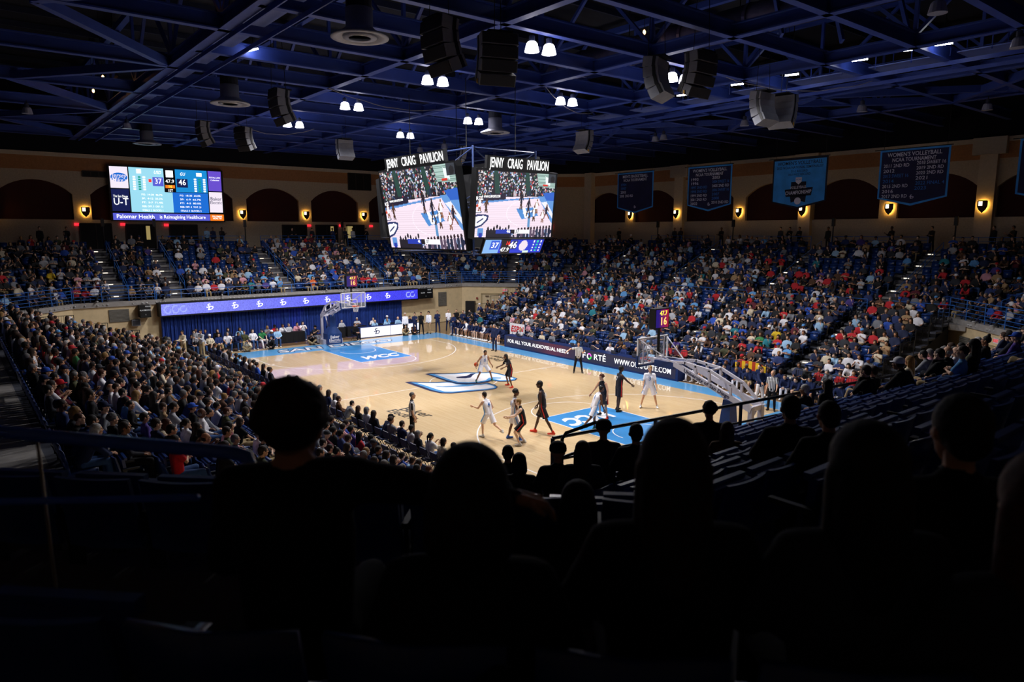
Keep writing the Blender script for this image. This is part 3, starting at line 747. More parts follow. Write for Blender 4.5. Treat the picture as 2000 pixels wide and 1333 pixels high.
for q in vis:
    if id(q) in single:
        t = thing('stadium_seat', 'empty blue tip-up seat, %s row, %s along, %s' % (ordinal(q['row']), ordinal(q['idx']), SNAME[q['sec']]), 'seat', (q['x'], q['y'], q['z']), q['a'], 'empty seats in the ' + SNAME[q['sec']])
        for nm, me in zip(('backrest', 'seat_pan', 'armrest'), SEATME[0]): obj(nm, me, t)
        obj('armrest', SEATME[0][2], t).location = (0, -.5, 0)
    else:
        d = 1 if q['occ'] or q.get('hold') else 0
        place_np(TA[d][0], q, acc, cc, cb); place_np(TA[d][1], q, acc, cc, ca)
sm = attr_mat('seat_rows_plastic', 'Col', .32)
o = obj('seat_rows', np_mesh('seat_rows', np.concatenate(acc[0]), np.concatenate(acc[1]), sm, np.concatenate(cc)))
tag(o, 'rows of blue plastic stadium seats around the arena', 'seats', kind='stuff')

# ---- seated templates
POSES = [('lap', 0, 0), ('cross', -.06, 1), ('lean', .45, 0), (('chin', 'lap'), .22, 1), ('phone', .08, 0), ('rest', -.1, 2), ('knees', .15, 1), (('lap', 'rest'), -.05, 0)]
TPL = []
for i, (a, l, g) in enumerate(POSES):
    fem = i % 2 == 1; slv = 'short' if i in (1, 4, 6) else 'long'
    hi = figure(sit_pose(l, a, legs=g), voxel=.024, ratio=.45, female=fem, sleeve=slv, build=.93 if fem else 1.0)
    lo = figure(sit_pose(l, a, legs=g), voxel=.05, ratio=.18, female=False, sleeve=slv, lo=True)
    T = dict(hi=hi, lo=lo, top=me_of('top', hi['top'], [cm['navy']]), bottom=me_of('trousers', hi['bottom'], [cm['denim']]), shoeL=me_of('shoe', hi['shoeL'], [shoe_w]), shoeR=me_of('shoe', hi['shoeR'], [shoe_w]), body=body_mesh('body', hi, skins[0]))
    T['hair'] = {k: me_of(k, hair_on(hi, k), [hm['brown']]) for k in list(HAIRS) + ['cap', 'beanie']}
    TPL.append(T)
def part_copy(name, me, root, m):
    o = bpy.data.objects.new(name, me); COL.objects.link(o); o.parent = root
    o.material_slots[0].link = 'OBJECT'; o.material_slots[0].material = m
    return o
def seated(x, y, z, ang, top='navy', bot='denim', hair='short', hc='dark brown', skin=1, pose=0, sc=1.0, cap='navy', shoes=None, label='', group=None, T=None):
    T = T or TPL[pose]
    r = thing('person', label, 'person', (x, y, z), ang, group); r.scale = (sc, sc, sc)
    part_copy('body', T['body'], r, skins[skin]); part_copy('top', T['top'], r, cm[top]); part_copy('trousers', T['bottom'], r, cm[bot])
    for s in 'LR': part_copy('shoe', T['shoe' + s], r, shoes or (shoe_w if (int(x * 7) % 3) else shoe_k))
    if hair in ('cap', 'beanie'): part_copy(hair, T['hair'][hair], r, cm[cap]); part_copy('hair', T['hair']['fringe'], r, hm[hc])
    elif hair != 'bald': part_copy('hair', T['hair'][hair], r, hm[hc])
    return r
HW = {'short': 'short %s hair', 'buzz': 'cropped %s hair', 'long': 'long %s hair', 'bob': '%s bob', 'ponytail': '%s ponytail', 'curly': 'curly %s hair', 'fringe': 'balding %s hair', 'bun': '%s bun'}
occ = sorted([q for q in vis if q['occ']], key=lambda q: q['d'])
N_IND = 118
SHORT = {0: 'far end stand', 1: 'far right corner', 2: 'upper right stand', 3: 'near right corner', 4: 'near end stand', 7: 'far left corner', 'low_right': 'right stand', 'low_left': 'left stand'}
seen_l = set()
for q in occ[:N_IND]:
    hw = (q['cap'] + ' cap') if q['hair'] == 'cap' else HW[q['hair']] % q['hc']
    q['label'] = 'person in %s, %s, %s row, seat %s, %s' % (q['col'], hw, ordinal(q['row']), ordinal(q['idx']), SHORT[q['sec']])
    seated(q['x'], q['y'], q['z'] - .02, q['a'] + R.uniform(-.2, .2), q['col'], q['bot'], q['hair'], q['hc'], q['skin'], q['pose'], q['sc'], q['cap'], None, q['label'], 'spectators in the ' + SHORT[q['sec']])
acc = ([], [], None, [0]); cc = []
SK = [srgb(c) for c in ['e2b79a', 'd3a180', 'c08a66', '9a6a4a', '6a452f', '4a2f22', 'eac4aa']]
HL = {'buzz': 'short', 'curly': 'short', 'ponytail': 'short', 'bun': 'short', 'fringe': 'short'}
for q in occ[N_IND:]:
    lo = TPL[q['pose']]['lo']; q['a'] += R.uniform(-.2, .2)
    for nm, col in (('body', SK[q['skin']]), ('top', srgb(CLOTH[q['col']])), ('bottom', srgb(CLOTH[q['bot']])), ('shoeL', (.5, .5, .5)), ('shoeR', (.5, .5, .5))): place_np(lo[nm], q, acc, cc, col, q['sc'])
    M, t, s = lo['headM']
    if q['hair'] == 'cap': place_np(xform(CAP_LO, M, t), q, acc, cc, srgb(CLOTH[q['cap']]), q['sc'])
    else: place_np(xform(HAIRS_LO[HL.get(q['hair'], q['hair'])], M, t, 1.1), q, acc, cc, srgb(HAIR[q['hc']]), q['sc'])
CROWD_ACC = (acc, cc)
LOGO = [([(-1.69, -2.69), (-1.66, -2.38), (-1.03, -1.84), (-0.62, -1.27), (-0.4, -0.72), (-0.05, -0.56), (0.32, -0.61), (0.87, -0.29), (1.2, 0.28), (1.2, 0.74), (1.92, 0.71), (2.37, 0.53), (2.68, 0.19), (2.69, -0.37), (2.38, -1.36), (2.13, -2.22), (1.76, -2.62), (0.98, -2.77), (-0.27, -2.74)], 'n', 0.004), ([(-1.43, -2.46), (-0.9, -1.92), (-0.49, -1.36), (-0.3, -0.84), (-0.0, -0.69), (0.42, -0.73), (0.99, -0.38), (1.32, 0.19), (1.3, 0.61), (1.98, 0.61), (2.35, 0.47), (2.55, 0.23), (2.54, -0.27), (2.21, -1.24), (1.98, -2.08), (1.64, -2.45), (0.87, -2.56), (-0.3, -2.48)], 'b', 0.005), ([(-1.09, -2.29), (-0.77, -1.95), (-0.36, -1.44), (-0.18, -0.97), (0.1, -0.81), (0.52, -0.84), (1.1, -0.51), (1.46, 0.09), (1.46, 0.44), (2.02, 0.48), (2.32, 0.37), (2.4, 0.24), (2.38, -0.19), (2.04, -1.12), (1.83, -1.93), (1.54, -2.24), (0.82, -2.29), (-0.23, -2.25)], 'w', 0.006), ([(0.06, -1.95), (0.47, -1.68), (0.7, -1.16), (0.86, -0.54), (1.05, -0.12), (1.33, -0.2), (1.3, -0.6), (1.01, -1.18), (0.72, -1.66), (0.41, -1.93)], 'b', 0.007), ([(-2.9, -0.66), (-2.95, -0.3), (-2.39, 0.18), (-1.98, 0.75), (-1.87, 1.43), (-1.4, 1.91), (-0.98, 2.64), (-0.38, 2.75), (0.53, 2.76), (1.36, 2.69), (1.69, 2.29), (1.69, 1.78), (1.4, 1.37), (0.96, 1.23), (1.12, 0.8), (1.13, 0.28), (0.84, -0.27), (0.36, -0.74), (-0.56, -0.82), (-1.68, -0.74)], 'n', 0.0075), ([(-2.74, -0.53), (-2.28, 0.11), (-1.89, 0.69), (-1.74, 1.34), (-1.29, 1.83), (-0.87, 2.56), (-0.27, 2.66), (0.66, 2.65), (1.32, 2.64), (1.56, 2.31), (1.55, 1.89), (1.26, 1.47), (0.73, 1.35), (0.87, 0.89), (0.92, 0.38), (0.66, -0.15), (0.19, -0.57), (-0.71, -0.62), (-1.92, -0.54)], 'b', 0.0085), ([(-2.44, -0.3), (-2.19, 0.05), (-1.77, 0.61), (-1.54, 1.3), (-1.15, 1.72), (-0.74, 2.41), (-0.16, 2.52), (0.73, 2.54), (1.21, 2.54), (1.35, 2.32), (1.35, 1.99), (1.12, 1.64), (0.59, 1.57), (0.23, 1.62), (0.65, 1.0), (0.7, 0.49), (0.49, -0.02), (0.08, -0.4), (-0.8, -0.41), (-1.61, -0.33)], 'w', 0.0095), ([(-1.05, 0.2), (-1.05, 0.54), (-0.97, 0.9), (-1.31, 1.41), (-1.21, 1.72), (-0.96, 1.32), (-0.44, 0.79), (-0.46, 0.44), (-0.8, 0.11)], 'n', 0.0105), ([(0.67, 1.03), (0.26, 1.49), (0.23, 1.79), (0.64, 2.12), (0.82, 1.92), (0.59, 1.57), (0.83, 1.22)], 'b', 0.0105)]
# ================================================================== DISPLAYS, HOOPS, TABLES, BANNERS
led_frame = mat('led_frame_black', '07080b', .5, var=.1)
def em(name, col, st=1.0): return mat('glow_' + name, '050505', .5, var=0, emit=col, estr=st)
E_W = em('white', 'ffffff', 1.5); E_NAVY = em('navy', '141c50', 1); E_CY = em('cyan', '9fe0f5', 1.0); E_BL = em('blue', '1c6fd8', 1.0); E_BL2 = em('mid_blue', '1a8fd8', 1.0); E_PUR = em('purple', '6a4fd0', 1.0)
E_VIO = em('violet', '5a5fd6', 1.0); E_OR = em('orange', 'f07a1c', 1.1); E_RED = em('red', 'ff2a20', 2.0); E_YEL = em('yellow', 'ffd840', 1.8); E_PINKW = em('pale', 'f3e8f6', 1.05); E_GRN = em('green', '16a890', .9); E_BLK = em('black', '020204', 1)
class Canvas:
    def __init__(s, w, h, bg): s.w, s.h = w, h; s.a = np.zeros((h, w, 3)); s.a[:] = srgb(bg); s.Y, s.X = np.mgrid[0:h, 0:w]; s.X = (s.X + .5) / w; s.Y = (s.Y + .5) / h
    def rect(s, x0, y0, x1, y1, c): s.a[(s.X >= x0) & (s.X < x1) & (s.Y >= y0) & (s.Y < y1)] = srgb(c)
    def ell(s, x, y, rx, ry, c): s.a[((s.X - x) / rx) ** 2 + ((s.Y - y) / ry) ** 2 < 1] = srgb(c)
    def poly(s, pts, c):
        ins = np.zeros(s.X.shape, bool); n = len(pts)
        for i in range(n):
            (x1, y1), (x2, y2) = pts[i], pts[(i + 1) % n]
            if y1 == y2: continue
            ins ^= ((s.Y < y1) != (s.Y < y2)) & (s.X < (x2 - x1) * (s.Y - y1) / (y2 - y1) + x1)
        s.a[ins] = srgb(c)
    def line(s, x0, y0, x1, y1, wd, c):
        d = np.array([x1 - x0, y1 - y0]); L = d @ d + 1e-9; t = np.clip(((s.X - x0) * d[0] + (s.Y - y0) * d[1]) / L, 0, 1)
        s.a[np.hypot(s.X - x0 - t * d[0], (s.Y - y0 - t * d[1]) * s.h / s.w) < wd] = srgb(c)
    def build(s, name, o, ex, ey, W, H, m, parent=None):
        """o = centre; picture spans W along ex and H along ey; the light-emitting diodes are the faces"""
        o, ex, ey = Vector(o), Vector(ex).normalized(), Vector(ey).normalized()
        gx, gy = np.meshgrid(np.linspace(-.5, .5, s.w + 1) * W, np.linspace(.5, -.5, s.h + 1) * H)
        V = np.array(o)[None] + gx.ravel()[:, None] * np.array(ex) + gy.ravel()[:, None] * np.array(ey)
        i = (np.arange(s.h)[:, None] * (s.w + 1) + np.arange(s.w)[None]).ravel()
        F = np.stack([i + s.w + 1, i + s.w + 2, i + 1, i], 1)
        return obj(name, np_mesh(name, V, F, m, s.a.reshape(-1, 3)), parent)
LED = attr_mat('led_picture', 'Col', emit=1.15)
def game_picture(w=190, h=110):
    c = Canvas(w, h, 'efdcea'); r = np.random.RandomState(5)
    top = (c.Y < .40 - .05 * c.X); c.a[top] = srgb('1d1c26')
    cols = ['c8ccd8', '8fa8d8', 'd8d0d8', 'c03038', '30343c', '7a6a70', '405a90', 'e8e4ea', '151820', 'b89a88', '2f6a50']
    for _ in range(900):
        x, y = r.rand(), r.rand() * .36
        if .18 < x < .26 and y > .05: continue
        if y > .37 - .05 * x: continue
        c.rect(x, y, x + .012, y + .022, cols[r.randint(len(cols))])
    for x0 in (.19, .59): c.poly([(x0, 0), (x0 + .05, 0), (x0 + .09, .34), (x0 + .03, .34)], '1c4038')
    c.poly([(.74, 0), (1, 0), (1, .22), (.78, .2)], 'a8c4bc')
    for i in range(9): c.line(.75, .02 + .022 * i, 1, .02 + .022 * i, .002, '6a8880')
    c.poly([(.86, .04), (.93, .07), (.93, .18), (.87, .16)], 'e6eef0'); c.rect(.83, .16, .9, .19, 'd03020'); c.rect(.9, 0, 1, .14, '2a3038'); c.ell(.96, .08, .03, .05, '0c0c10')
    for x in np.arange(.3, .8, .022): c.rect(x, .29 - .02 * x, x + .014, .39 - .05 * x, ['14182c', '20284a', 'c8c0c8', '101014'][r.randint(4)])
    c.poly([(0, .39), (.36, .33), (.36, .42), (0, .47)], '1e1830')
    c.poly([(0, .47), (.36, .42), (.8, .365), (.8, .385), (.36, .445), (0, .5)], '5a8fd0')
    for y in np.arange(.5, 1, .026): c.a[(np.abs(c.Y - y) < .004) & (c.a.sum(2) > 1.9)] *= .86
    c.poly([(.78, .36), (1, .33), (1, .78), (.96, .72)], '5f94d4'); c.poly([(.83, .45), (.9, .43), (1, .62), (1, .7)], 'e8e8f4'); c.poly([(.84, .3), (1, .28), (1, .42), (.9, .42)], '2a5fc0')
    c.poly([(.5, .56), (.72, .53), (.8, .66), (.58, .72)], '4a88cc'); c.poly([(.58, .55), (.62, .55), (.68, .69), (.62, .70)], 'f4f2fa'); c.line(.6, .62, .74, .58, .008, 'f4f2fa')
    for t in np.linspace(1.7, 4.6, 40): c.ell(.62 + .24 * math.cos(t), .63 + .2 * math.sin(t), .004, .006, 'fdf8ff')
    c.poly([(0, .66), (.1, .65), (.16, .67), (.15, .74), (.08, .83), (0, .87)], '1a2a60'); c.poly([(0, .69), (.09, .675), (.14, .69), (.13, .73), (.07, .81), (0, .84)], 'f6f4fa'); c.line(.02, .78, .09, .72, .006, '1a2a60'); c.ell(.02, .62, .05, .02, '1a2a60'); c.ell(.02, .615, .04, .012, 'f6f4fa')
    def man(x, y, hgt, shirt, leg, skin, dx=.01):
        c.line(x - dx, y, x, y - hgt * .45, .007, skin); c.line(x + dx * 1.4, y, x, y - hgt * .45, .007, skin); c.line(x, y - hgt * .38, x, y - hgt * .55, .013, leg); c.line(x, y - hgt * .55, x + .004, y - hgt * .8, .014, shirt); c.ell(x + .005, y - hgt * .93, .009, .02, skin)
        c.line(x - .012, y - hgt * .75, x - .028, y - hgt * .5, .005, skin); c.line(x + .014, y - hgt * .75, x + .03, y - hgt * .55, .005, skin)
    man(.04, .6, .2, 'f0f0f6', 'f0f0f6', '8a5a40'); c.ell(.012, .53, .012, .02, 'd04018'); man(.12, .62, .2, '5a3a28', '402a20', '4a3020')
    man(.56, .56, .26, '14142a', '14142a', '40281c'); man(.66, .66, .28, '18182e', '14142a', '3a241c', .02); man(.77, .62, .22, 'f2f2f8', 'e8e8f2', '9a6a50'); man(.74, .74, .24, 'f2f2f8', 'eceaf4', '50301f'); man(.86, .76, .2, 'f2f2f8', 'eceaf4', '8a5a40'); man(.91, .7, .22, '1a1a2e', '1a1a2e', '7a4a38', .03)
    c.line(.68, .93, .68, .82, .014, '14141c'); c.line(.68, .82, .68, .72, .017, '5a8fc0'); c.ell(.68, .685, .012, .022, '30201a')
    for i in range(150):
        x, y = r.rand(), .86 + .15 * r.rand()
        if x < .15: continue
        lim = .93 - .1 * max(0, x - .55)
        if y < lim: continue
        c.ell(x, y, .014, .022, ['20161a', '2a2a48', '101018', '403048', '8aa0c8', 'c8b8c8', '182448'][r.randint(7)])
    for x in np.linspace(.16, .42, 8): c.ell(x, .87 + .03 * math.sin(x * 40), .012, .035, '1c1620'); c.rect(x - .022, .89, x + .022, 1, '181420')
    for x in np.linspace(.55, .97, 11): c.ell(x, .88 - .1 * (x - .55), .012, .028, '2a1a22'); c.rect(x - .016, .9 - .1 * (x - .55), x + .016, 1, ['182038', '28304a', '5a4a60'][int(x * 50) % 3])
    c.rect(.03, .86, .1, .98, '5a8fd0'); c.rect(.05, .94, .09, 1, '2030a0')
    c.rect(.26, .88, .45, .945, '2038a8'); c.rect(.45, .88, .50, .945, '16141c'); c.rect(.5, .88, .70, .945, 'f6f6fa')
    return c
def sd_logo(name, m, o, ex, ey, size, parent=None, depth=.01):
    vs, fs = MB(), None
    for ch, dx, dy in (('S', -.18, .2), ('D', .2, -.2)):
        V, F = tri_arrays(text_mesh(ch, 1.0, .02, .35, depth, sx=1.25)); vs.add(V * np.array([.92, .92, 1]) + np.array([dx, dy, 0]), [tuple(int(i) for i in f) for f in F])
    vs.v = [(v[0] * size, v[1] * size, v[2]) for v in vs.v]; me = vs.mesh(name, m); ob = obj(name, me, parent)
    ob.matrix_basis = frame(o, ex, ey)
    return ob
# ---------------------------------------------------------------- centre-hung scoreboard (origin at the board's centre: 0,0)
cs = thing('centre_scoreboard', 'four-sided hanging video scoreboard with lit arena name above the court', 'scoreboard')
pic = game_picture(); pic_lo = game_picture(60, 34)
TILT_L, TILT_S = .16, .12
SCREENS = [((0, -2.55, 9.19), (1, 0, 0), (0, -1, 0), 7.08, 4.03, TILT_L), ((0, 2.55, 9.19), (-1, 0, 0), (0, 1, 0), 7.08, 4.03, TILT_L),
           ((4.55, 0, 9.3), (0, 1, 0), (1, 0, 0), 4.69, 3.04, TILT_S), ((-4.55, 0, 9.3), (0, -1, 0), (-1, 0, 0), 4.69, 3.04, TILT_S)]
for (o, ex, nn, W, H, t) in SCREENS:
    o, ex, nn = Vector(o), Vector(ex), Vector(nn); up = Vector((0, 0, 1)) * math.cos(t) + nn * math.sin(t); out = ex.cross(up)
    cab = MB(); cab.prism([(-W / 2 - .12, -H / 2 - .08), (W / 2 + .12, -H / 2 - .08), (W / 2 + .12, H / 2 + .08), (-W / 2 - .12, H / 2 + .08)], -.35, -.01, 0, (o, ex, up, out))
    c = cab.build('screen_cabinet', led_frame, cs)
    (pic if nn.y < -.5 or nn.x > .5 else pic_lo).build('video_screen', o + out * .005, ex, up, W, H, LED, cs)
    sg = MB(); so = o + up * (H / 2 + .36); wd = W * .80
    sg.prism([(-wd / 2, -.3), (wd / 2, -.3), (wd / 2, .3), (-wd / 2, .3)], -.2, -.02, 0, (so, ex, up, out)); sg.build('name_sign', led_frame, cs)
    for wd_, du, ww in (('JENNY', -.285, .17), ('CRAIG', -.055, .19), ('PAVILION', .245, .285)): text('sign_lettering', wd_, E_W, so + out * .01 - up * .02 + ex * W * du, ex, up, .62, cs, .012, width=W * ww)
    tx = o + out * .012
    text('screen_text', 'WWW.OURFORTE.COM', E_W, tx - ex * W * .315 + up * H * .115, ex + up * .05, up, .16, cs, .01, width=W * .2)
    text('screen_text', 'RT\u00c9', E_W, tx - ex * W * .465 + up * H * .08, ex + up * .07, up, .24, cs, .01)
    text('screen_text', '46', E_W, tx - ex * W * .08 - up * H * .412, ex, up, .22, cs, .01); text('screen_text', '37', E_NAVY, tx + ex * W * .035 - up * H * .412, ex, up, .22, cs, .01)
fr = MB()
for x in (-3.7, 3.7):
    for y in (-1.9, 1.9):
        fr.tube((x, y, 6.9), (x, y, 12.0), .05, n=6)
for z in (7.0, 9.4, 11.9):
    for y in (-1.9, 1.9): fr.tube((-3.7, y, z), (3.7, y, z), .04)
    for x in (-3.7, 3.7): fr.tube((x, -1.9, z), (x, 1.9, z), .04)
for x in (-3.7, 3.7): fr.tube((x, -1.9, 7), (x, 1.9, 9.4), .03); fr.tube((x, -1.9, 11.9), (x, 1.9, 9.4), .03)
for y in (-1.9, 1.9): fr.tube((-3.7, y, 7), (3.7, y, 9.4), .03); fr.tube((3.7, y, 11.9), (-3.7, y, 9.4), .03)
fr.build('support_frame', mat('scoreboard_steel', '23345e', .5), cs)
for x in (-2.6, 2.6):
    for y in (-1.5, 1.5): MB().tube((x, y, 11.9), (x, y, 15.2), .02).build('hoist_cable', blk, cs)
for s in (-1, 1):      # lower score panels on the short and long sides, tipped toward the court
    o = Vector((s * 4.35, 0, 7.35)); nn = Vector((s, 0, 0)); ex = Vector((0, s, 0)); t = .5; up = Vector((0, 0, 1)) * math.cos(t) + nn * math.sin(t); out = ex.cross(up)
    c2 = Canvas(90, 18, '1c34c8'); c2.rect(0, 0, .26, 1, '7fb0e8'); c2.rect(.1, .05, .24, .7, '2a58d0'); c2.poly([(.26, 0), (.42, 0), (.46, 1), (.3, 1)], '0a0612'); c2.rect(.44, .08, .54, .75, '16246a'); c2.ell(.66, .45, .07, .4, 'e8d8e4'); c2.rect(.68, .86, .78, .98, 'd8f0e0')
    for j, q in enumerate((.82, .88, .94)):
        for k in range(4): c2.rect(q, .08 + .23 * k, q + .03, .22 + .23 * k, ('f4f6ff', '20d0a8', 'f4f6ff')[j])
    pn = MB(); pn.prism([(-1.85, -.4), (1.85, -.4), (1.85, .4), (-1.85, .4)], -.15, -.005, 0, (o, ex, up, out)); pn.build('score_panel_cabinet', led_frame, cs)
    c2.build('score_panel', o + out * .004, ex, up, 3.6, .72, LED, cs)
    text('score_digits', '37', E_W, o + out * .01 - ex * 1.18 + up * .06, ex, up, .4, cs, .012); text('score_digits', '46', E_W, o + out * .01 - ex * .08 + up * .06, ex, up, .5, cs, .014)
    text('score_digits', '47.9', E_W, o + out * .01 - ex * .52 - up * .18, ex, up, .3, cs, .012); text('score_digits', '16', E_RED, o + out * .01 - ex * .42 + up * .17, ex, up, .26, cs, .012)
# ---------------------------------------------------------------- wall scoreboard
wb = thing('wall_scoreboard', 'large lit score screen with sponsor panels on the far wall', 'scoreboard', (-33.5, -6.37, 9.0))
ex, up, out = Vector((0, 1, 0)), Vector((0, 0, 1)), Vector((1, 0, 0)); W0, H0 = 8.55, 4.2; C0 = Vector((-33.45, -6.37, 11.1))
def wp(u, v, d=.02): return C0 + ex * (u - .5) * W0 + up * (.5 - v) * H0 + out * d
def part_at(name, mb_, m, root): 
    o_ = mb_.build(name, m, root); o_.matrix_basis = Matrix.Translation(-Vector(root.location)); return o_
def pane(name, u0, v0, u1, v1, m, d=.012):
    mb = MB(); a, b = wp(u0, v1, 0), wp(u1, v0, 0); mb.box(((a.x + b.x) / 2 + d, (a.y + b.y) / 2, (a.z + b.z) / 2), (.02, abs(b.y - a.y), abs(b.z - a.z))); return part_at(name, mb, m, wb)
mb = MB(); mb.box(C0 - out * .12, (.24, W0 + .25, H0 + .2)); part_at('cabinet', mb, led_frame, wb)
for a in [('sponsor_panel', 0, 0, .15, .40, E_PINKW), ('sponsor_panel', 0, .42, .15, .83, E_NAVY), ('home_panel', .16, 0, .46, .46, E_CY), ('home_panel', .16, .45, .53, .845, E_CY), ('clock_panel', .465, 0, .56, .46, E_BLK), ('away_panel', .565, 0, .86, .44, E_BL2), ('away_panel', .53, .45, .86, .845, E_BL),
          ('sponsor_panel', .87, .0, .995, .4, E_PUR), ('sponsor_panel', .87, .42, .995, .83, E_PINKW), ('banner_strip', 0, .87, .865, 1, E_VIO), ('sponsor_panel', .868, .87, 1, 1, E_OR)]: pane(*a)
for a in [('score_box', .36, .17, .455, .34, E_VIO), ('score_box', .575, .18, .675, .35, E_NAVY), ('clock_box', .47, .31, .555, .37, E_OR), ('team_emblem', .48, .03, .545, .16, E_W), ('team_emblem', .225, .03, .265, .11, E_W), ('team_emblem', .76, .05, .81, .12, E_W), ('ball_icon', .325, .21, .35, .27, E_RED)]: pane(*a, .03)
ov = MB(); ov.prism([(1.55 / 2 * .78 * math.cos(t), .36 * math.sin(t)) for t in np.linspace(0, 2 * PI, 25)[:-1]], .03, .05, 0, (wp(.075, .2, 0), ex, up, out)); part_at('sponsor_oval', ov, E_BL, wb)
for tx, u, v, sz, m, sh, wd in [('Jersey', .075, .17, .5, E_PINKW, .2, 1.1), ('Mike\u2019s', .075, .255, .5, E_PINKW, .2, 1.0), ('The San Diego', .075, .555, .26, E_W, 0, 1.05), ('U-T', .075, .66, .78, E_W, .0, 1.05), ('USD', .405, .08, .36, E_W, .3, .55), ('GU', .63, .09, .36, E_W, .2, .4),
                               ('37', .408, .25, .62, E_W, 0, .5), ('46', .625, .255, .66, E_W, 0, .56), ('47.9', .512, .24, .4, E_W, 0, .66), ('16', .512, .34, .3, E_YEL, 0, .24), ('1ST', .512, .42, .28, E_W, 0, .34), ('Baker', .932, .56, .42, E_NAVY, 0, .9), ('Electric', .932, .635, .36, E_NAVY, 0, .95), ('ROYAL LAKE', .932, .13, .17, E_W, 0, .9), ('Collection', .932, .18, .17, E_W, .2, .7),
                               ('Palomar Health', .19, .935, .44, E_W, 0, 2.75), ('is Reimagining Healthcare', .61, .935, .40, E_W, 0, 3.6), ('PALOMAR', .934, .915, .2, E_W, 0, .8), ('HEALTH', .934, .955, .2, E_W, 0, .7)]:
    text('screen_text', tx, m, wp(u, v, .06), ex, up, sz, wb, .004, sh, width=wd)
for i, rowt in enumerate(['FG:  14-30  46.7%', '3P:  4-12  33.3%', 'FT:  5-7  71.4%', 'REB: OFF. 3  DEF. 12', 'STEALS: 2  BLOCKS: 1']): text('stat_line', rowt, E_W, wp(.345, .51 + .075 * i, .05), ex, up,   .2, wb, .003, width=1.55)
for i, rowt in enumerate(['FG:  18-30  60.0%', '3P:  6-9  66.7%', 'FT:  4-5  80.0%', 'REB: OFF. 2  TOT. 21', 'STEALS: 3  BLOCKS: 2']): text('stat_line', rowt, E_W, wp(.69, .51 + .075 * i, .05), ex, up,   .2, wb, .003, width=1.65)
for k in range(6):
    for j, (u, m) in enumerate(((.19, E_W), (.235, E_GRN), (.275, E_W), (.735, E_W), (.775, E_GRN), (.82, E_W))): pane('stat_cell', u, .165 + .046 * k, u + .022, .195 + .046 * k, m, .03)
# ---------------------------------------------------------------- ribbon board and curtain at the far end
rb = thing('ribbon_board', 'long violet blue ribbon screen with repeated team marks below the far stand', 'screen', (-21.3, -.1, 2.35))
c3 = Canvas(420, 16, '3c3ce0'); r = np.random.RandomState(2)
mixv = np.clip(1.0 - c3.X * 1.15, 0, 1)[..., None]; c3.a = c3.a * (1 - mixv * .55) + np.array(srgb('a0a8f4')) * mixv * .55; c3.a *= (.8 + .5 * r.rand(16, 420))[..., None]
for q in (.02, .045, .07, .975, .955):
    for t in np.linspace(0, 5.2, 30): c3.ell(q + .010 * math.cos(t), .5 + .33 * math.sin(t) * (1 if q < .05 else .8), .0018, .07, '9aa6f8')
part_at('ribbon_cabinet', MB().box((-21.72, -.1, 2.74), (.8, 20.5, .96)), led_frame, rb)
sc3 = c3.build('ribbon_screen', (-21.305, -.1, 2.75), (0, 1, 0), (0, 0, 1), 20.3, .78, LED, rb); sc3.matrix_basis = Matrix.Translation(-Vector(rb.location))
for y in (-8.9, -7.15, -5.4, -3.62, -1.85, -.05, 1.72, 3.5, 5.3, 7.06):
    if y < -8: continue
    l = sd_logo('team_mark', E_W, Vector((-21.285, y, 2.76)) - Vector(rb.location), (0, 1, 0), (0, 0, 1), .42, rb)
for s, y in ((1, 10.95), (-1, -11.2)):
    b = thing('stat_board', 'black unlit stat board at the %s end of the ribbon screen' % ('right' if s > 0 else 'left'), 'scoreboard', (-21.5, y, 2.3))
    MB().box((-.28, 0, .42), (.75, 1.45 if s > 0 else .65, .84)).build('cabinet', led_frame, b)
    for (dy, dz, tx) in ((-.3, .5, 'PLAYER'), (.35, .5, 'POINTS'), (.35, .75, 'FOULS'), (0, .2, '1')): text('board_text', tx, em('dim_white', 'd8d8dc', .7), (-21.4, y + dy * (1 if s > 0 else .5), 2.3 + dz), (0, 1, 0), (0, 0, 1), .12, b, .01)
drape = mat('blue_velvet', '14337e', .8, var=.2, scale=3)
for j in range(8):
    y0 = -10.2 + j * 2.38; mb = MB(); n = 48; V = []
    for i in range(n + 1):
        y = y0 + 2.36 * i / n; x = -21.85 + .06 * math.sin(i * 1.13 + j) + .03 * math.sin(i * 2.7)
        V.append((x, y))
    mb.v = [(x, y, z) for z in (0.0, 2.24) for x, y in V] + [(x - .03, y, z) for z in (0.0, 2.24) for x, y in V]; N = n + 1
    mb.f = [(i, i + 1, N + i + 1, N + i) for i in range(n)] + [(2 * N + i + 1, 2 * N + i, 3 * N + i, 3 * N + i + 1) for i in range(n)]; mb.m = [0] * len(mb.f)
    o = mb.build('curtain', drape); tag(o, 'blue pleated drape, %s panel from the left under the ribbon screen' % ordinal(j), 'curtain', 'blue drapes under the ribbon screen')
for y, lab in ((-.75, 'beside the basket base'), (-2.3, 'behind the baseline guests')):
    u = thing('floor_uplight', 'small purple floor uplight against the drape, ' + lab, 'lamp', (-21.35, y, 0), 0)
    MB().box((0, 0, .06), (.25, .3, .12)).build('housing', blk, u); MB().box((-.02, 0, .125), (.16, .22, .01)).build('lens', em('violet_lens', '7a3cff', 8), u)
    l = bpy.data.lights.new('uplight_beam', 'SPOT'); l.energy = 60 if y > -2 else 35; l.color = (.35, .12, 1); l.spot_size = 1.0; l.spot_blend = .8; lo = bpy.data.objects.new('uplight_beam', l); COL.objects.link(lo); lo.parent = u; lo.location = (.05, 0, .15); lo.rotation_euler = (PI, -.28, 0)
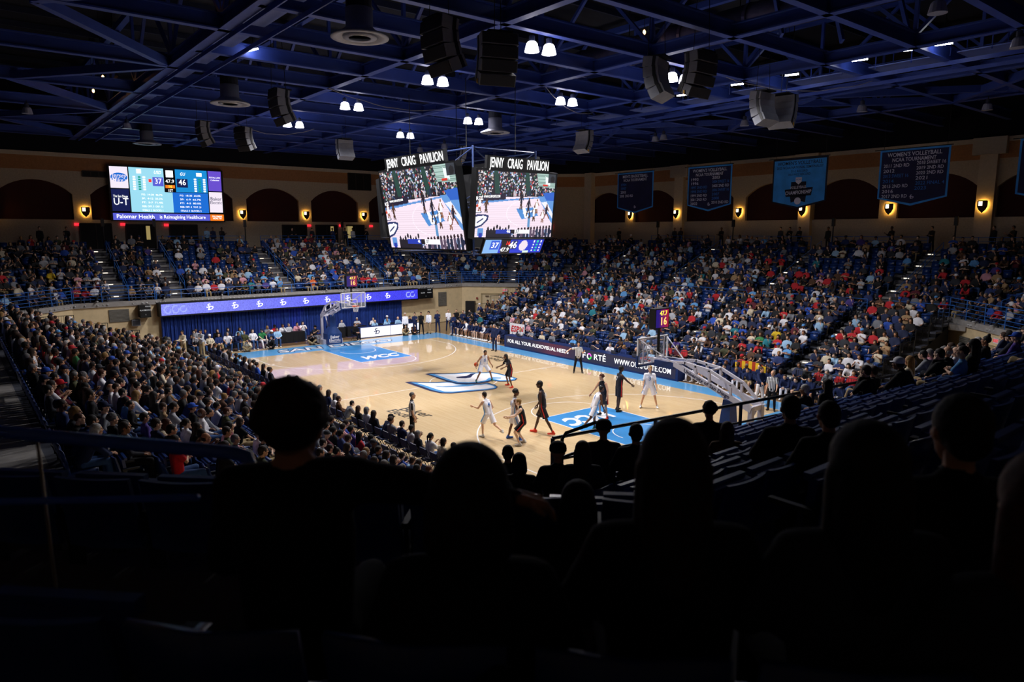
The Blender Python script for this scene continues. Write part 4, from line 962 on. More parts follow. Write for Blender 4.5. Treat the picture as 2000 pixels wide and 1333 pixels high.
# ---------------------------------------------------------------- hoops
pad = mat('blue_pad', '1b3a73', .45, var=.06); glass = mat('clear_glass', 'e8f0f4', .02, var=0, alpha=.12, spec=.6); rim_m = mat('orange_rim', 'e0501c', .4, var=.03); net_m = mat('net_white', 'eeeeee', .8, var=.02)
grey_steel = mat('stanchion_grey', 'b9b6c4', .4, var=.05)
def hoop(s, label):
    h = thing('basketball_hoop', label, 'hoop', (0, 0, 0), 0 if s > 0 else PI)
    g = MB(); g.box((13.08, 0, 3.435), (.03, 1.75, 1.0)); g.build('glass_board', glass, h)
    f = MB(); X = 13.08
    for (y0, y1, z0, z1) in ((-.915, .915, 3.92, 3.97), (-.915, .915, 2.9, 2.96), (-.915, -.865, 2.9, 3.97), (.865, .915, 2.9, 3.97)): f.box((X, (y0 + y1) / 2, (z0 + z1) / 2), (.06, y1 - y0, z1 - z0))
    for (y0, y1, z0, z1) in ((-.305, .305, 3.45, 3.5), (-.305, -.255, 3.05, 3.5), (.255, .305, 3.05, 3.5), (-.305, .305, 3.05, 3.09)): f.box((X - .02, (y0 + y1) / 2, (z0 + z1) / 2), (.01, y1 - y0, z1 - z0))
    f.build('board_frame', white_paint, h)
    p = MB(); p.box((X, 0, 2.88), (.09, 1.86, .07));
    for y in (-.92, .92): p.box((X, y, 3.08), (.09, .06, .42))
    p.build('edge_padding', pad, h)
    r = MB(); n = 20
    for i in range(n): a, b = 2 * PI * i / n, 2 * PI * (i + 1) / n; r.tube((12.75 + .2286 * math.cos(a), .2286 * math.sin(a), 3.05), (12.75 + .2286 * math.cos(b), .2286 * math.sin(b), 3.05), .012, n=6)
    r.box((13.0, 0, 3.03), (.12, .16, .06)); r.box((12.97, -.07, 3.0), (.14, .02, .06)); r.box((12.97, .07, 3.0), (.14, .02, .06)); r.build('rim', rim_m, h)
    nt = MB()
    for lv, (z0, z1, r0, r1) in enumerate(((3.04, 2.92, .228, .19), (2.92, 2.8, .19, .155), (2.8, 2.66, .155, .14))):
        for i in range(12):
            a = 2 * PI * (i + .5 * (lv % 2)) / 12
            for d in (-.5, .5): b = a + 2 * PI * d / 12; nt.tube((12.75 + r0 * math.cos(a), r0 * math.sin(a), z0), (12.75 + r1 * math.cos(b), r1 * math.sin(b), z1), .005, n=3, cap=False)
    nt.build('net', net_m, h)
    a = MB()
    for y in (-.34, .34):
        a.beam((13.2, y * .6, 3.12), (14.4, y, 3.14), .1, .16); a.beam((14.4, y, 3.12), (17.75, y, 1.98), .1, .2); a.beam((14.9, y, 3.22), (16.0, y, 3.1), .08, .1); a.beam((16.0, y, 3.1), (16.95, y, 2.72), .08, .1); a.beam((16.95, y, 2.72), (17.75, y, 2.02), .08, .1); a.beam((14.45, y, 3.18), (14.95, y, 3.23), .08, .1)
        for (x, z0, z1) in ((15.4, 2.8, 3.18), (16.0, 2.6, 3.1), (16.9, 2.3, 2.72)): a.beam((x, y, z0), (x, y, z1), .08, .08, 0, (1, 0, 0))
    a.beam((16, -.34, 3.1), (16, .34, 3.1), .06, .06); a.beam((17.7, -.38, 2.0), (17.7, .38, 2.0), .12, .16)
    for y in (-.8, .8): a.tube((13.12, y, 3.9), (14.4, y * .42, 3.12), .025)
    for y in (-.62, .62): a.tube((13.13, y, 2.95), (13.13, y, 3.92), .03)
    a.build('arm_truss', mat('arm_white', 'd6d3de', .45, var=.03), h)
    ap = MB(); ap.box((13.95, 0, 3.02), (.9, .8, .26)); ap.build('arm_padding', pad, h)
    b = MB(); b.box((17.5, 0, .17), (1.9, 1.5, .34)); b.beam((17.72, -.3, .3), (17.72, -.3, 2.05), .16, .16, 0, (1, 0, 0)); b.beam((17.72, .3, .3), (17.72, .3, 2.05), .16, .16, 0, (1, 0, 0)); b.tube((17.7, 0, 1.9), (16.9, 0, .4), .05); b.tube((16.75, 0, 1.9), (15.9, 0, 2.5), .05); b.build('base', grey_steel, h)
    pc = MB(); fr_ = lambda z, x0, x1, hw: [(x0, -hw, z), (x1, -hw, z), (x1, hw, z), (x0, hw, z)]
    lv = [fr_(.02, 16.25, 17.0, .55), fr_(.75, 16.25, 17.0, .55), fr_(1.25, 16.42, 16.85, .24), fr_(2.1, 16.5, 16.8, .18)]
    for k in range(3): pc.add(lv[k] + lv[k + 1], [(0, 1, 5, 4), (1, 2, 6, 5), (2, 3, 7, 6), (3, 0, 4, 7)])
    pc.add(lv[3], [(0, 1, 2, 3)]); pc.build('front_pad', pad, h)
    k = MB(); k.box((13.35, 0, 4.72), (.3, .82, .78)); k.build('shot_clock', led_frame, h); k = MB(); k.tube((13.35, 0, 3.3), (13.35, 0, 4.4), .06); k.build('clock_post', blk, h)
    for fx in (-1, 1):
        dcan = Canvas(16, 15, '1a0a60'); q = np.clip((dcan.X - .25) * 1.4, 0, 1)[..., None]; dcan.a = dcan.a * (1 - q) + np.array(srgb('8a1030')) * q; dcan.a[:, :, :] *= 1.3
        dc = dcan.build('clock_display', (13.35 + fx * .153, 0, 4.72), (0, fx, 0), (0, 0, 1), .74, .7, LED, h)
        for tx, dz, sz, m in (('47.7', .2, .25, E_YEL), ('16', -.12, .42, em('hot_orange', 'ffb060', 2))):
            t = text('clock_digits', tx, m, (0, 0, 0), (1, 0, 0), (0, 1, 0), sz, None, .015); t.parent = h; t.matrix_basis = frame((13.35 + fx * .16, fx * .06, 4.72 + dz), (0, fx, 0), (0, 0, 1))
    for i, tx in enumerate(('Baker', 'Electric')):
        t = text('pad_lettering', tx, white_paint, (0, 0, 0), (1, 0, 0), (0, 1, 0), .30, None, .012); t.parent = h; t.matrix_basis = frame((16.24, 0, .53 - .24 * i), (0, -1, 0), (0, 0, 1))
    ul = MB(); ul.box((16.245, 0, .13), (.01, .85, .025)); ul.build('pad_underline', white_paint, h)
    d = Vector((3.35, 0, -1.14)).normalized()
    for y in (-.34, .34):
        sg = 1 if y > 0 else -1
        t = text('arm_lettering', 'University of San Diego', mat('lettering_navy', '16204a', .5, var=0), (0, 0, 0), (1, 0, 0), (0, 1, 0), .19, None, .012, width=2.1); t.parent = h
        t.matrix_basis = frame((15.9, y + sg * .056, 2.61), d * -sg, Vector((d.z, 0, -d.x)) * -1)
    return h
hoop(-1, 'far basketball hoop on a blue padded base at the baseline')
hoop(1, 'near basketball hoop seen from behind with white lettered arm')
# ---------------------------------------------------------------- scorers table and baseline screens
t1 = thing('scorers_table', 'long dark LED fronted scorers table with white slogans along the sideline', 'table', (-.15, 8.9, 0))
c4 = Canvas(240, 14, '201c34'); q = np.exp(-((c4.X - .34) / .09) ** 2)[..., None]; c4.a = c4.a * (1 - q * .8) + np.array(srgb('5a1d34')) * q * .8
MB().box((0, .37, .42), (15.2, .7, .84)).build('table_body', mat('table_navy', '14295c', .5), t1)
o = c4.build('led_front', (0, 0, 0), (1, 0, 0), (0, 0, 1), 14.9, .72, LED, t1); o.location = (0, .012, .46)
for tx, x, sz, wd in (('FOR ALL YOUR AUDIOVISUAL NEEDS', -4.1, .34, 6.2), ('F', .4, .5, .26), ('RT\u00c9', 1.75, .5, .98), ('WWW.OURFORTE.COM', 5.05, .44, 4.2)): text('led_lettering', tx, E_W, (x - .15, 8.905, .47), (1, 0, 0), (0, 0, 1), sz, t1, .008, width=wd)
ringm = MB()
for i, (m) in enumerate(range(20)):
    a, b = 2 * PI * i / 20, 2 * PI * (i + 1) / 20; rr = ((.12, .19), (.12, .19))
    ringm.prism([(.12 * math.cos(a), .12 * math.sin(a)), (.2 * math.cos(a), .2 * math.sin(a)), (.2 * math.cos(b), .2 * math.sin(b)), (.12 * math.cos(b), .12 * math.sin(b))], 0, .006, (i * 3) // 20 % 3, (Vector((.88, -.01, .47)), (1, 0, 0), (0, 0, 1), (0, -1, 0)))
ringm.build('led_lettering', [em('m_pink', 'f060e0', 1.2), E_W, em('m_green', '50f060', 1.2)], t1)
for i in range(8):
    lp = thing('laptop', 'dark laptop open on the scorers table, %s from the left' % ordinal(i), 'laptop', (-6.4 + 1.75 * i + R.uniform(-.2, .2), 9.25, .842), 0, 'laptops on the scorers table')
    MB().box((0, 0, .01), (.34, .24, .02)).build('keyboard_base', blk, lp); MB().box((0, -.13, .12), (.34, .015, .22), 0, Matrix.Rotation(.2, 3, 'X')).build('lid', mat('laptop_grey', '3a3d48', .4), lp)
t2 = thing('baseline_screen_table', 'white lit sideline screen with team marks at the far baseline', 'table', (-17.4, 5.2, 0))
MB().box((-.3, 0, .42), (.5, 5.3, .84)).build('table_body', mat('table_navy'), t2)
for y in (-1.29, 1.29):
    MB().box((-.02, y, .45), (.05, 2.52, .74)).build('led_front', em('screen_white', 'f4f2fb', 1.25), t2)
    sd_logo('team_mark', C_NAVY, (.012, y, .46), (0, 1, 0), (0, 0, 1), .44, t2)
# ---------------------------------------------------------------- banners
ban_navy = mat('banner_navy', '14163e', .8, var=.25, scale=1.2, bump=.4); ban_blue = mat('banner_blue', '2f86d8', .8, var=.15, scale=1.2, bump=.3); bt_w = mat('banner_white', 'c4c6da', .8, var=0); bt_b = mat('banner_text_blue', '2a6ab8', .8, var=0); bt_k = mat('banner_black', '0d1026', .8, var=0)
def banner(x0, label, lines, light=False, w=4.0, ytop=13.06):
    Yb = 25.0; b = thing('pennant_banner', label, 'banner', (x0 + w / 2, Yb, ytop)); H, T = 2.95, .48
    def shp(m, d0, d1): return [(-w / 2 + m, -m), (w / 2 - m, -m), (w / 2 - m, -H + m * .6), (0, -H - T + m * 1.2), (-w / 2 + m, -H + m * .6)][::-1]
    fr_ = (Vector((0, 0, 0)), (1, 0, 0), (0, 0, 1), (0, -1, 0))
    mb = MB(); mb.prism(shp(0, 0, 0), 0, .02, 0, fr_); mb.build('border', bt_k if light else ban_blue, b)
    mb = MB(); mb.prism(shp(.11, 0, 0), .02, .03, 0, fr_); mb.build('cloth', ban_blue if light else ban_navy, b)
    for (tx, dx, dz, sz, m, wd) in lines: text('banner_lettering', tx, m, (x0 + w / 2 + dx, Yb - .036, ytop - dz), (1, 0, 0), (0, 0, 1), sz, b, .006, width=wd)
    for dx in (-w / 2 + .2, w / 2 - .2): MB().tube((dx, 0, 0), (dx, 0, 6.4), .012).build('hanging_wire', blk, b)
    MB().tube((-w / 2 - .35, .0, .03), (w / 2 + .1, .0, .03), .03).build('top_bar', blk, b)
    if not light: sd_logo('team_mark', bt_w, (.0, -.036, -H + .05), (1, 0, 0), (0, 0, 1), .22, b)
    return b
WVB = [("WOMEN'S VOLLEYBALL", 0, .33, .34, bt_w, 3.1), ('NCAA TOURNAMENT', 0, .64, .32, bt_w, 2.5)]
banner(-12.15, "navy pennant banner titled men's basketball, leftmost of the row", [("MEN'S BASKETBALL", 0, .33, .34, bt_w, 2.8), ('NCAA TOURNAMENT', 0, .64, .32, bt_w, 2.6), ('1984', -1.3, 1.0, .3, bt_b, .6), ('1987', -1.3, 1.32, .3, bt_b, .6), ('2003', -1.3, 1.64, .3, bt_w, .6), ('2008  2ND RD', -.95, 1.96, .3, bt_w, 1.5)])
def yr(L, x, z0, dz): return [(t, x + (.0 if len(t) < 6 else .42), z0 + dz * i, .29, bt_b if i in bl else bt_w, .66 if len(t) < 6 else 1.5) for i, (t) in enumerate(L) for bl in (((2, 3) if x < 0 else (1, 3, 4, 5)),)]
banner(-4.65, "navy pennant banner listing volleyball years from 1993, second from the left", WVB + yr(['1993', '1996', '1997 2ND RD', '1998 2ND RD', '1999 2ND RD', '2001 2ND RD', '2002'], -1.35, .98, .31) + yr(['2003', '2004 SWEET 16', '2005 2ND RD', '2006 SWEET 16', '2007', '2008', '2010 2ND RD'], .62, .92, .31))
banner(2.7, 'light blue pennant banner with a volleyball championship emblem', [("WOMEN'S VOLLEYBALL", 0, .33, .34, bt_k, 3.3), ('2022 NCAA NATIONAL SEMIFINALIST', 0, .62, .24, bt_k, 3.4), ('31-2 RECORD', 0, .88, .22, bt_k, 1.2), ('18-0 WCC RECORD', 0, 1.1, .22, bt_k, 1.6)], True)
bb = [o for o in bpy.data.objects if o.name.startswith('pennant_banner')][-1]
em_ = MB(); F0 = (Vector((0, -.04, 0)), (1, 0, 0), (0, 0, 1), (0, -1, 0))
em_.prism([(-1.0, -2.1), (1.05, -2.0), (.95, -2.55), (-.9, -2.6)][::-1], 0, .01, 0, F0); em_.prism([(-.55, -1.6), (.55, -1.6), (.55, -2.1), (-.55, -2.1)][::-1], 0, .01, 0, F0); em_.prism([(-.6, -2.55), (.6, -2.5), (.55, -3.0), (0, -2.85), (-.5, -3.0)][::-1], 0, .01, 0, F0); em_.build('championship_emblem', bt_k, bb)
em_ = MB(); em_.prism([(.24 * math.cos(t), .24 * math.sin(t) - 2.9) for t in np.linspace(0, 2 * PI, 21)[:-1]], .012, .02, 0, (Vector((0, -.04, 0)), (1, 0, 0), (0, 0, 1), (0, -1, 0))); em_.prism([(-.22, -1.3), (.22, -1.3), (.22, -1.6), (0, -1.78), (-.22, -1.6)][::-1], .0, .02, 0, F0); em_.build('emblem_ball', bt_w, bb)
for tx, dz, sz, wd in (('VOLLEYBALL', 1.98, .26, 1.2), ('CHAMPIONSHIP', 2.33, .34, 1.9), ('NCAA', 1.45, .16, .36)): text('banner_lettering', tx, bt_w if tx != 'NCAA' else bt_b, (4.7, 24.93, 13.06 - dz), (1, 0, .04), (0, 0, 1), sz, bb, .012, .1, width=wd)
banner(10.05, "navy pennant banner listing volleyball years from 2011, largest in view", WVB + yr(['2011 2ND RD', '2012', '2013 SWEET 16', '2014', '2015 2ND RD', '2016', '2017 2ND RD'], -1.4, .98, .31) + [('2018 SWEET 16', 1.0, .9, .28, bt_w, 1.6), ('2019 2ND RD', .95, 1.2, .28, bt_w, 1.5), ('2020 2ND RD', .95, 1.5, .28, bt_w, 1.5), ('2021', .55, 1.8, .29, bt_w, .66), ('2022 FINAL 4', 1.0, 2.1, .29, bt_b, 1.6), ('2023', .5, 2.4, .29, bt_b, .66)])
banner(17.45, 'navy pennant banner with blue edge cut off at the right', WVB)
# ---------------------------------------------------------------- court logos (painted)
def fpaint(name, pts, m, z): paint(name, [pts if sum((pts[i][0] * pts[(i + 1) % len(pts)][1] - pts[(i + 1) % len(pts)][0] * pts[i][1]) for i in range(len(pts))) > 0 else pts[::-1]], m, z)
for nm in LOGO: fpaint('centre_logo', nm[0], {'n': C_NAVY, 'b': mat('logo_blue', '4f9ad6', .3, var=.03, coat=.4), 'w': C_WHITE}[nm[1]], nm[2])
def ftext(tx, m, o, ex, ey, sz, wd=None, bold=.014, z=.004, shear=0):
    t = text('floor_lettering', tx, m, (o[0], o[1], z), (*ex, 0), (*ey, 0), sz, court, bold, shear, width=wd, depth=.002); return t
ftext('Baker', C_BLK, (4.2, -5.52), (.99, .12), (-.12, .99), .85, 2.0); ftext('Electric', C_BLK, (4.2, -6.2), (.99, .06), (-.06, .99), .72, 2.1)
ftext('Baker', C_BLK, (-4.4, 5.95), (-1, 0), (0, -1), .8, 1.9); ftext('Electric', C_BLK, (-4.4, 5.3), (-1, 0), (0, -1), .72, 2.0)
for s in (-1, 1):
    for bold, m, z in ((.07, C_NAVY, .0035), (.02, C_WHITE, .0045)): ftext('SAN DIEGO', m, (s * 15.5, -.2), (0, -s), (s, 0), 1.5, 8.6 + bold * 4, bold, z, .2)
    ftext('WCC', C_WHITE, (s * 9.7, 0), (0, -s), (s, 0), 1.5, 2.7, .05, .0035, .5)
# ================================================================== ROOF STEEL AND WHAT HANGS FROM IT
BX = [21.9, 18.4, 14.85, 11.0, 7.8, 4.25, .7, -2.9, -6.45, -10.0, -13.6, -17.2, -20.8, -24.4, -28, -31.4, 25.4, 28.9]
BY = [-13.0, -5.75, 1.8, 8.45, 15.3, 22.4, -20.2]
for x in BX:
    struct('roof_beam', MB().ibeam((x, -13 if x in (21.9, 14.85, 7.8, .7, -6.45, -13.6, -20.8, -28) else -31.5, 15.29), (x, 31.5, 15.29), .3, .56, .05), steel_blue, 'blue steel roof beam across the hall')
for y in BY:
    mb = MB(); mb.ibeam((-33.5, y, 15.26), (33.5, y, 15.26), .42 if y == -13 else .34, .5, .05); mb.beam((-33.5, y, 18.9), (33.5, y, 18.9), .3, .3)
    xs = sorted(BX)
    for i, x in enumerate(xs[:-1]):
        if i % 2 == 0: mb.beam((x, y, 15.5), (xs[i + 1], y, 18.8), .14, .14, 0, (0, 1, 0))
        else: mb.beam((x, y, 18.8), (xs[i + 1], y, 15.5), .14, .14, 0, (0, 1, 0))
    for x in xs[::2]: mb.beam((x, y, 15.5), (x, y, 18.8), .14, .14, 0, (0, 1, 0))
    struct('roof_truss', mb, steel_blue, 'blue steel roof truss along the hall')
for i in range(22):
    x = -33 + 3.1 * i; struct('roof_joist', MB().beam((x, -31.5, 19.25), (x, 31.5, 19.25), .1, .3), mat('joist_dark', '1c2440', .6), 'dark roof joist')
zig = [(17.8, -18.6), (10.7, -13), (3.65, -18.5), (-3.2, -13), (-10.25, -18.3), (-17.3, -13), (-24.2, -18.3), (-31.2, -13)]
for a, b in zip(zig, zig[1:]):
    struct('roof_brace', MB().beam((*a, 15.2), (*b, 15.2), .28, .34), steel_blue, 'diagonal blue roof brace'); struct('roof_brace', MB().beam((a[0], 33.9 - 15.3 - .9 - a[1] - 15.3, 15.2), (b[0], 33.9 - 15.3 - .9 - b[1] - 15.3, 15.2), .28, .34), steel_blue, 'diagonal blue roof brace')
for a, b in (((-31.4, -13), (-26, -2)), ((-31.4, 1.8), (-24.4, 8.45)), ((-24.4, 8.45), (-31.4, 15.3)), ((-20.8, 15.3), (-13.6, 22.4)), ((-13.6, 22.4), (-6.4, 15.3)), ((-6.4, 15.3), (.7, 22.4)), ((.7, 22.4), (7.8, 15.3)), ((7.8, 15.3), (14.85, 22.4)), ((14.85, 22.4), (21.9, 15.3)), ((-17.2, 1.8), (-5.0, 1.9))):
    struct('roof_brace', MB().beam((*a, 15.15), (*b, 15.15), .3, .36), steel_blue, 'diagonal blue roof brace')
# catwalks
cat_m = mat('catwalk_plate', '5566a8', .5, var=.25, scale=.8)
for y0, y1, lab in ((-12.75, -11.65, 'catwalk of blue plates beside the wide left roof girder'), (11.6, 13.4, 'railed blue catwalk hung under the roof at right')):
    cw = thing('catwalk', lab, 'catwalk', (0, (y0 + y1) / 2, 15.0)); xs = sorted(BX)
    for a, b in zip(xs, xs[1:]): MB().box(((a + b) / 2, 0, .3), (b - a - .7, y1 - y0 - .08, .05)).build('floor_plate', cat_m, cw)
    for s in (-1, 1): MB().box((-2, s * (y1 - y0) / 2, -.09), (60, .05, .16)).build('edge_channel', steel_blue, cw)
    for s in ((-1, 1) if y0 > 0 else ()):
        rl = MB()
        for z in (.75, 1.3): rl.tube((-31, s * .85, z), (28, s * .85, z), .025, n=5)
        for i in range(40): rl.tube((-31 + 1.5 * i, s * .85, .2), (-31 + 1.5 * i, s * .85, 1.3), .025, n=4)
        rl.build('railing', steel_blue, cw)
# high bay lamps
bell_on = em('bell_glow', 'f4f0ff', 9); bell_off = mat('bell_unlit', '8a8fa8', .4, var=.05); cast = mat('lamp_casting', '2a3048', .5)
def bell(x, y, z, label, lit, group):
    t = thing('high_bay_lamp', label, 'lamp', (x, y, z), 0, group)
    MB().lathe([(.27, -.28), (.26, -.26), (.2, .0), (.15, .06), (.05, .08)], n=14).build('reflector', bell_on if lit else bell_off, t)
    MB().lathe([(.09, .06), (.11, .1), (.11, .26), (.05, .3)], n=10).build('ballast', cast, t); MB().tube((0, 0, .28), (0, 0, 15.05 - z), .02).build('stem', blk, t)
    if lit:
        l = bpy.data.lights.new('court_light', 'SPOT'); l.energy = LAMP_W; l.color = LAMP_COL; l.spot_size = math.radians(LAMP_DEG); l.spot_blend = LAMP_BLEND; l.shadow_soft_size = .26
        o = bpy.data.objects.new('court_light', l); COL.objects.link(o); o.parent = t; o.location = (0, 0, -.3)
    return t
for i, (x, y) in enumerate(LAMPS):
    for k, d in ((0, -.36), (1, .36)): bell(x + (.12 if k else 0), y + d, 14.72, 'lit white bell lamp, %s from the near end, %s of its pair, %s row' % (ordinal(i // 2), 'right' if k else 'left', 'left' if y < 0 else 'right'), True, 'lit high bay lamps over the court')
for i, (x, y) in enumerate([(-16.1, -17.2), (-18.9, -11.9), (-2.4, 18.2), (-1.5, 18.0), (12.4, 17.2), (21.7, 1.9), (21.9, 8.3), (5.6, 16.8), (16.7, 21.9), (-18.4, 8.8), (-15.2, 9.0)]):
    bell(x, y, 14.62, 'unlit grey bell lamp hanging under the roof, %s of the unlit ones' % ordinal(i), False, 'unlit high bay lamps')
# catwalk tube lights and floods
for i, (x, y) in enumerate([(9.44, 10.2), (6.0, 10.3), (13.1, 8.9), (15.64, 9.9), (17.74, 9.8), (18.9, 9.9), (12.3, 10.3), (1.1, -10.9)]):
    t = thing('tube_light', 'short bright tube light clipped below the catwalk, %s in its row' % ordinal(i), 'lamp', (x, y, 15.3), .3, 'tube lights along the catwalk')
    MB().tube((-.3, 0, 0), (.3, 0, 0), .035, n=8).build('tube', em('tube_glow', 'eef0ff', 45), t); MB().box((0, 0, .06), (.66, .06, .05)).build('fitting', cast, t); MB().tube((0, 0, .06), (0, 0, 3.5), .012).build('hanger', blk, t)
for i, (x, y, z) in enumerate([(-12.6, -13.4, 16.0), (4.5, -12.4, 16.0), (12.9, -5.1, 15.95)]):
    t = thing('floodlight', 'square white floodlight glowing between roof trusses, %s from the left' % ordinal(i), 'lamp', (x, y, z), -.6, 'floodlights in the roof')
    MB().box((0, 0, 0), (.5, .5, .14), 0, Matrix.Rotation(.9, 3, 'X')).build('housing', cast, t); MB().box((0, -.055, -.045), (.44, .42, .02), 0, Matrix.Rotation(.9, 3, 'X')).build('lens', em('flood_glow', 'f2f6ff', 12), t); MB().tube((0, 0, .1), (0, 0, 19.4 - z), .02).build('stem', blk, t)
for i, (x, y, z) in enumerate([(-16.65, -13.9, 16), (-14.4, -14.0, 16), (-12.25, -14.1, 16), (-1.2, -14, 17), (5.5, -11.3, 16.4), (9.4, 3.2, 16.6)]):
    t = thing('work_lamp', 'tiny warm work lamp glowing up among the joists, %s from the left' % ordinal(i), 'lamp', (x, y, z), 0, 'warm work lamps in the roof')
    MB().lathe([(.02, -.1), (.06, -.05), (.06, .05), (.02, .1)], n=8).build('bulb', em('warm_bulb', 'ffb46a', 12), t); MB().tube((0, 0, .1), (0, 0, 19.4 - z), .012).build('cord', blk, t)
# ceiling diffusers
dif_m = mat('diffuser_grey', '8d8f9c', .5, var=.06)
for i, (x, y) in enumerate([(9.8, -10.6), (-4.5, -10.15), (-4.4, 5.6), (-23.8, -9.8)]):
    t = thing('air_diffuser', 'round concentric air diffuser under the roof, %s' % ('nearest of four', 'left of the lamp pairs', 'above the hanging scoreboard', 'farthest by the wall')[i], 'vent', (x, y, 14.05), 0, 'round air diffusers')
    MB().lathe([(.42, .85), (.42, .3), (.55, .18), (.9, .02), (.9, -.02), (.72, -.02), (.6, .1), (.42, .16)], n=28).build('cone', dif_m, t, True)
    for r_ in (.52, .34, .17): MB().lathe([(r_, -.03), (r_ + .02, .03), (r_ - .08, .09), (r_ - .1, .05)], n=24).build('ring', dif_m, t, True)
    MB().tube((0, 0, .8), (0, 0, 4.9), .4, n=16).build('duct_drop', deck_m, t)
d = thing('air_duct', 'large round air duct running under the roof at upper right', 'duct', (0, 0, 0)); dm = mat('duct_metal', '4a4a6a', .4, .3, var=.15)
for i in range(12): MB().tube((26.4 - 3.2 * i, 4.9, 16.5), (23.28 - 3.2 * i, 4.9, 16.5), .62, n=20).build('duct_section', dm, d, True); MB().tube((26.45 - 3.2 * i, 4.9, 16.5), (26.3 - 3.2 * i, 4.9, 16.5), .66, n=20).build('duct_collar', dm, d)
for i in range(6): MB().tube((25 - 6 * i, 4.9, 17.1), (25 - 6 * i, 4.9, 19.5), .02).build('hanger', blk, d)
# line array loudspeakers
sp_m = mat('speaker_grille', '2a2b31', .7, var=.2, scale=60); sp_s = mat('speaker_cabinet', '74767f', .6, var=.08); sp_y = mat('speaker_tag', 'd8a020', .5)
SPK = [(12.36, -9.3, -90, 1.15), (12.2, -7.0, -20, 1.15), (-11.9, -9.4, -90, 1), (-12.7, -6.9, -70, 1), (-13.8, .1, 180, 1), (-.8, -9.2, -90, 1.1), (13.4, -.7, 200, 1.1), (14.9, -.1, 0, 1.1), (12.4, 7.8, 180, 1.1), (12.6, 9.2, 100, 1.1), (-.9, 9.8, 90, 1), (-11.7, 8.3, 60, .9)]
SPL = ['largest, above the left lamps', 'grille facing the camera, near the left', 'far left, dark', 'far left, silver side', 'far end, over the basket', 'dark, above a far lamp pair', 'right of the roof centre, angled', 'dark, over the near basket', 'lower right, angled', 'lower right, hung on wires', 'small, behind the scoreboard', 'small white sided, above the scoreboard']
for (x, y, ang, sc), lb in zip(SPK, SPL):
    t = thing('line_array_speaker', 'hanging curved loudspeaker array, ' + lb, 'speaker', (x, y, 13.55), math.radians(ang), 'loudspeaker arrays under the roof'); t.scale = (sc, sc, sc)
    for k in range(4):
        tl = -.12 + .19 * k; zc, xc = .42 - .31 * k, -.12 * (k - 1.0) * abs(k - .3) * .33; M = Matrix.Rotation(tl, 3, 'Y')
        b = MB(); b.box((xc, 0, zc), (.5, 1.05, .315), 0, M); o = b.build('cabinet', sp_s, t)
        g = MB(); g.box(Vector((xc, 0, zc)) + M @ Vector((.256, 0, 0)), (.02, 1.0, .29), 0, M); g.build('grille', sp_m, o)
        for s in (-1, 1): q = MB(); q.box(Vector((xc, 0, zc)) + M @ Vector((-.12, s * .53, 0)), (.1, .02, .31), 0, M); q.build('rigging_bar', blk, o)
    q = MB(); q.box((-.2, -.54, -.62), (.06, .02, .12)); q.build('tag', sp_y, t)
    q = MB(); q.box((-.05, 0, .62), (.7, .7, .06)); q.build('hanging_frame', blk, t)
    for s in (-1, 1): MB().tube((s * .3, 0, .62), (s * .1, 0, 5.92 / sc), .012, n=4).build('hanging_wire', blk, t)
for i, (a, b) in enumerate([((-2.6, -6, 15), (-3, 2, 15)), ((4.3, 2, 15), (.7, 9, 15)), ((-17, -6, 15), (-16, -1, 15)), ((11, 7, 15), (14.8, 13, 15))]):
    a, b = Vector(a), Vector(b); pts = [a.lerp(b, t) - Vector((0, 0, .02 + .5 * abs(math.sin(PI * t)) + .06 * abs(math.sin(4 * PI * t)))) for t in np.linspace(0, 1, 14)]
    o = MB().path(pts, .018, 5).build('slack_cable', mat('cable_grey', '8c8a94', .6)); tag(o, 'slack grey cable looped below the roof beams, %s from the left' % ordinal((1, 2, 0, 3)[i]), 'cable', 'slack cables under the roof')
# roof truss webs seen as twin angles
for i, (x, y) in enumerate([(8.5, -2), (9.8, 3.6), (15.6, 3.8), (16.6, 6.4), (18.0, 9.2), (3.0, 4.0)]):
    struct('roof_brace', MB().beam((x, y, 15.3), (x - 1.6, y + 1.2, 19.2), .1, .22), steel_blue, 'sloping twin angle brace up to the roof deck')
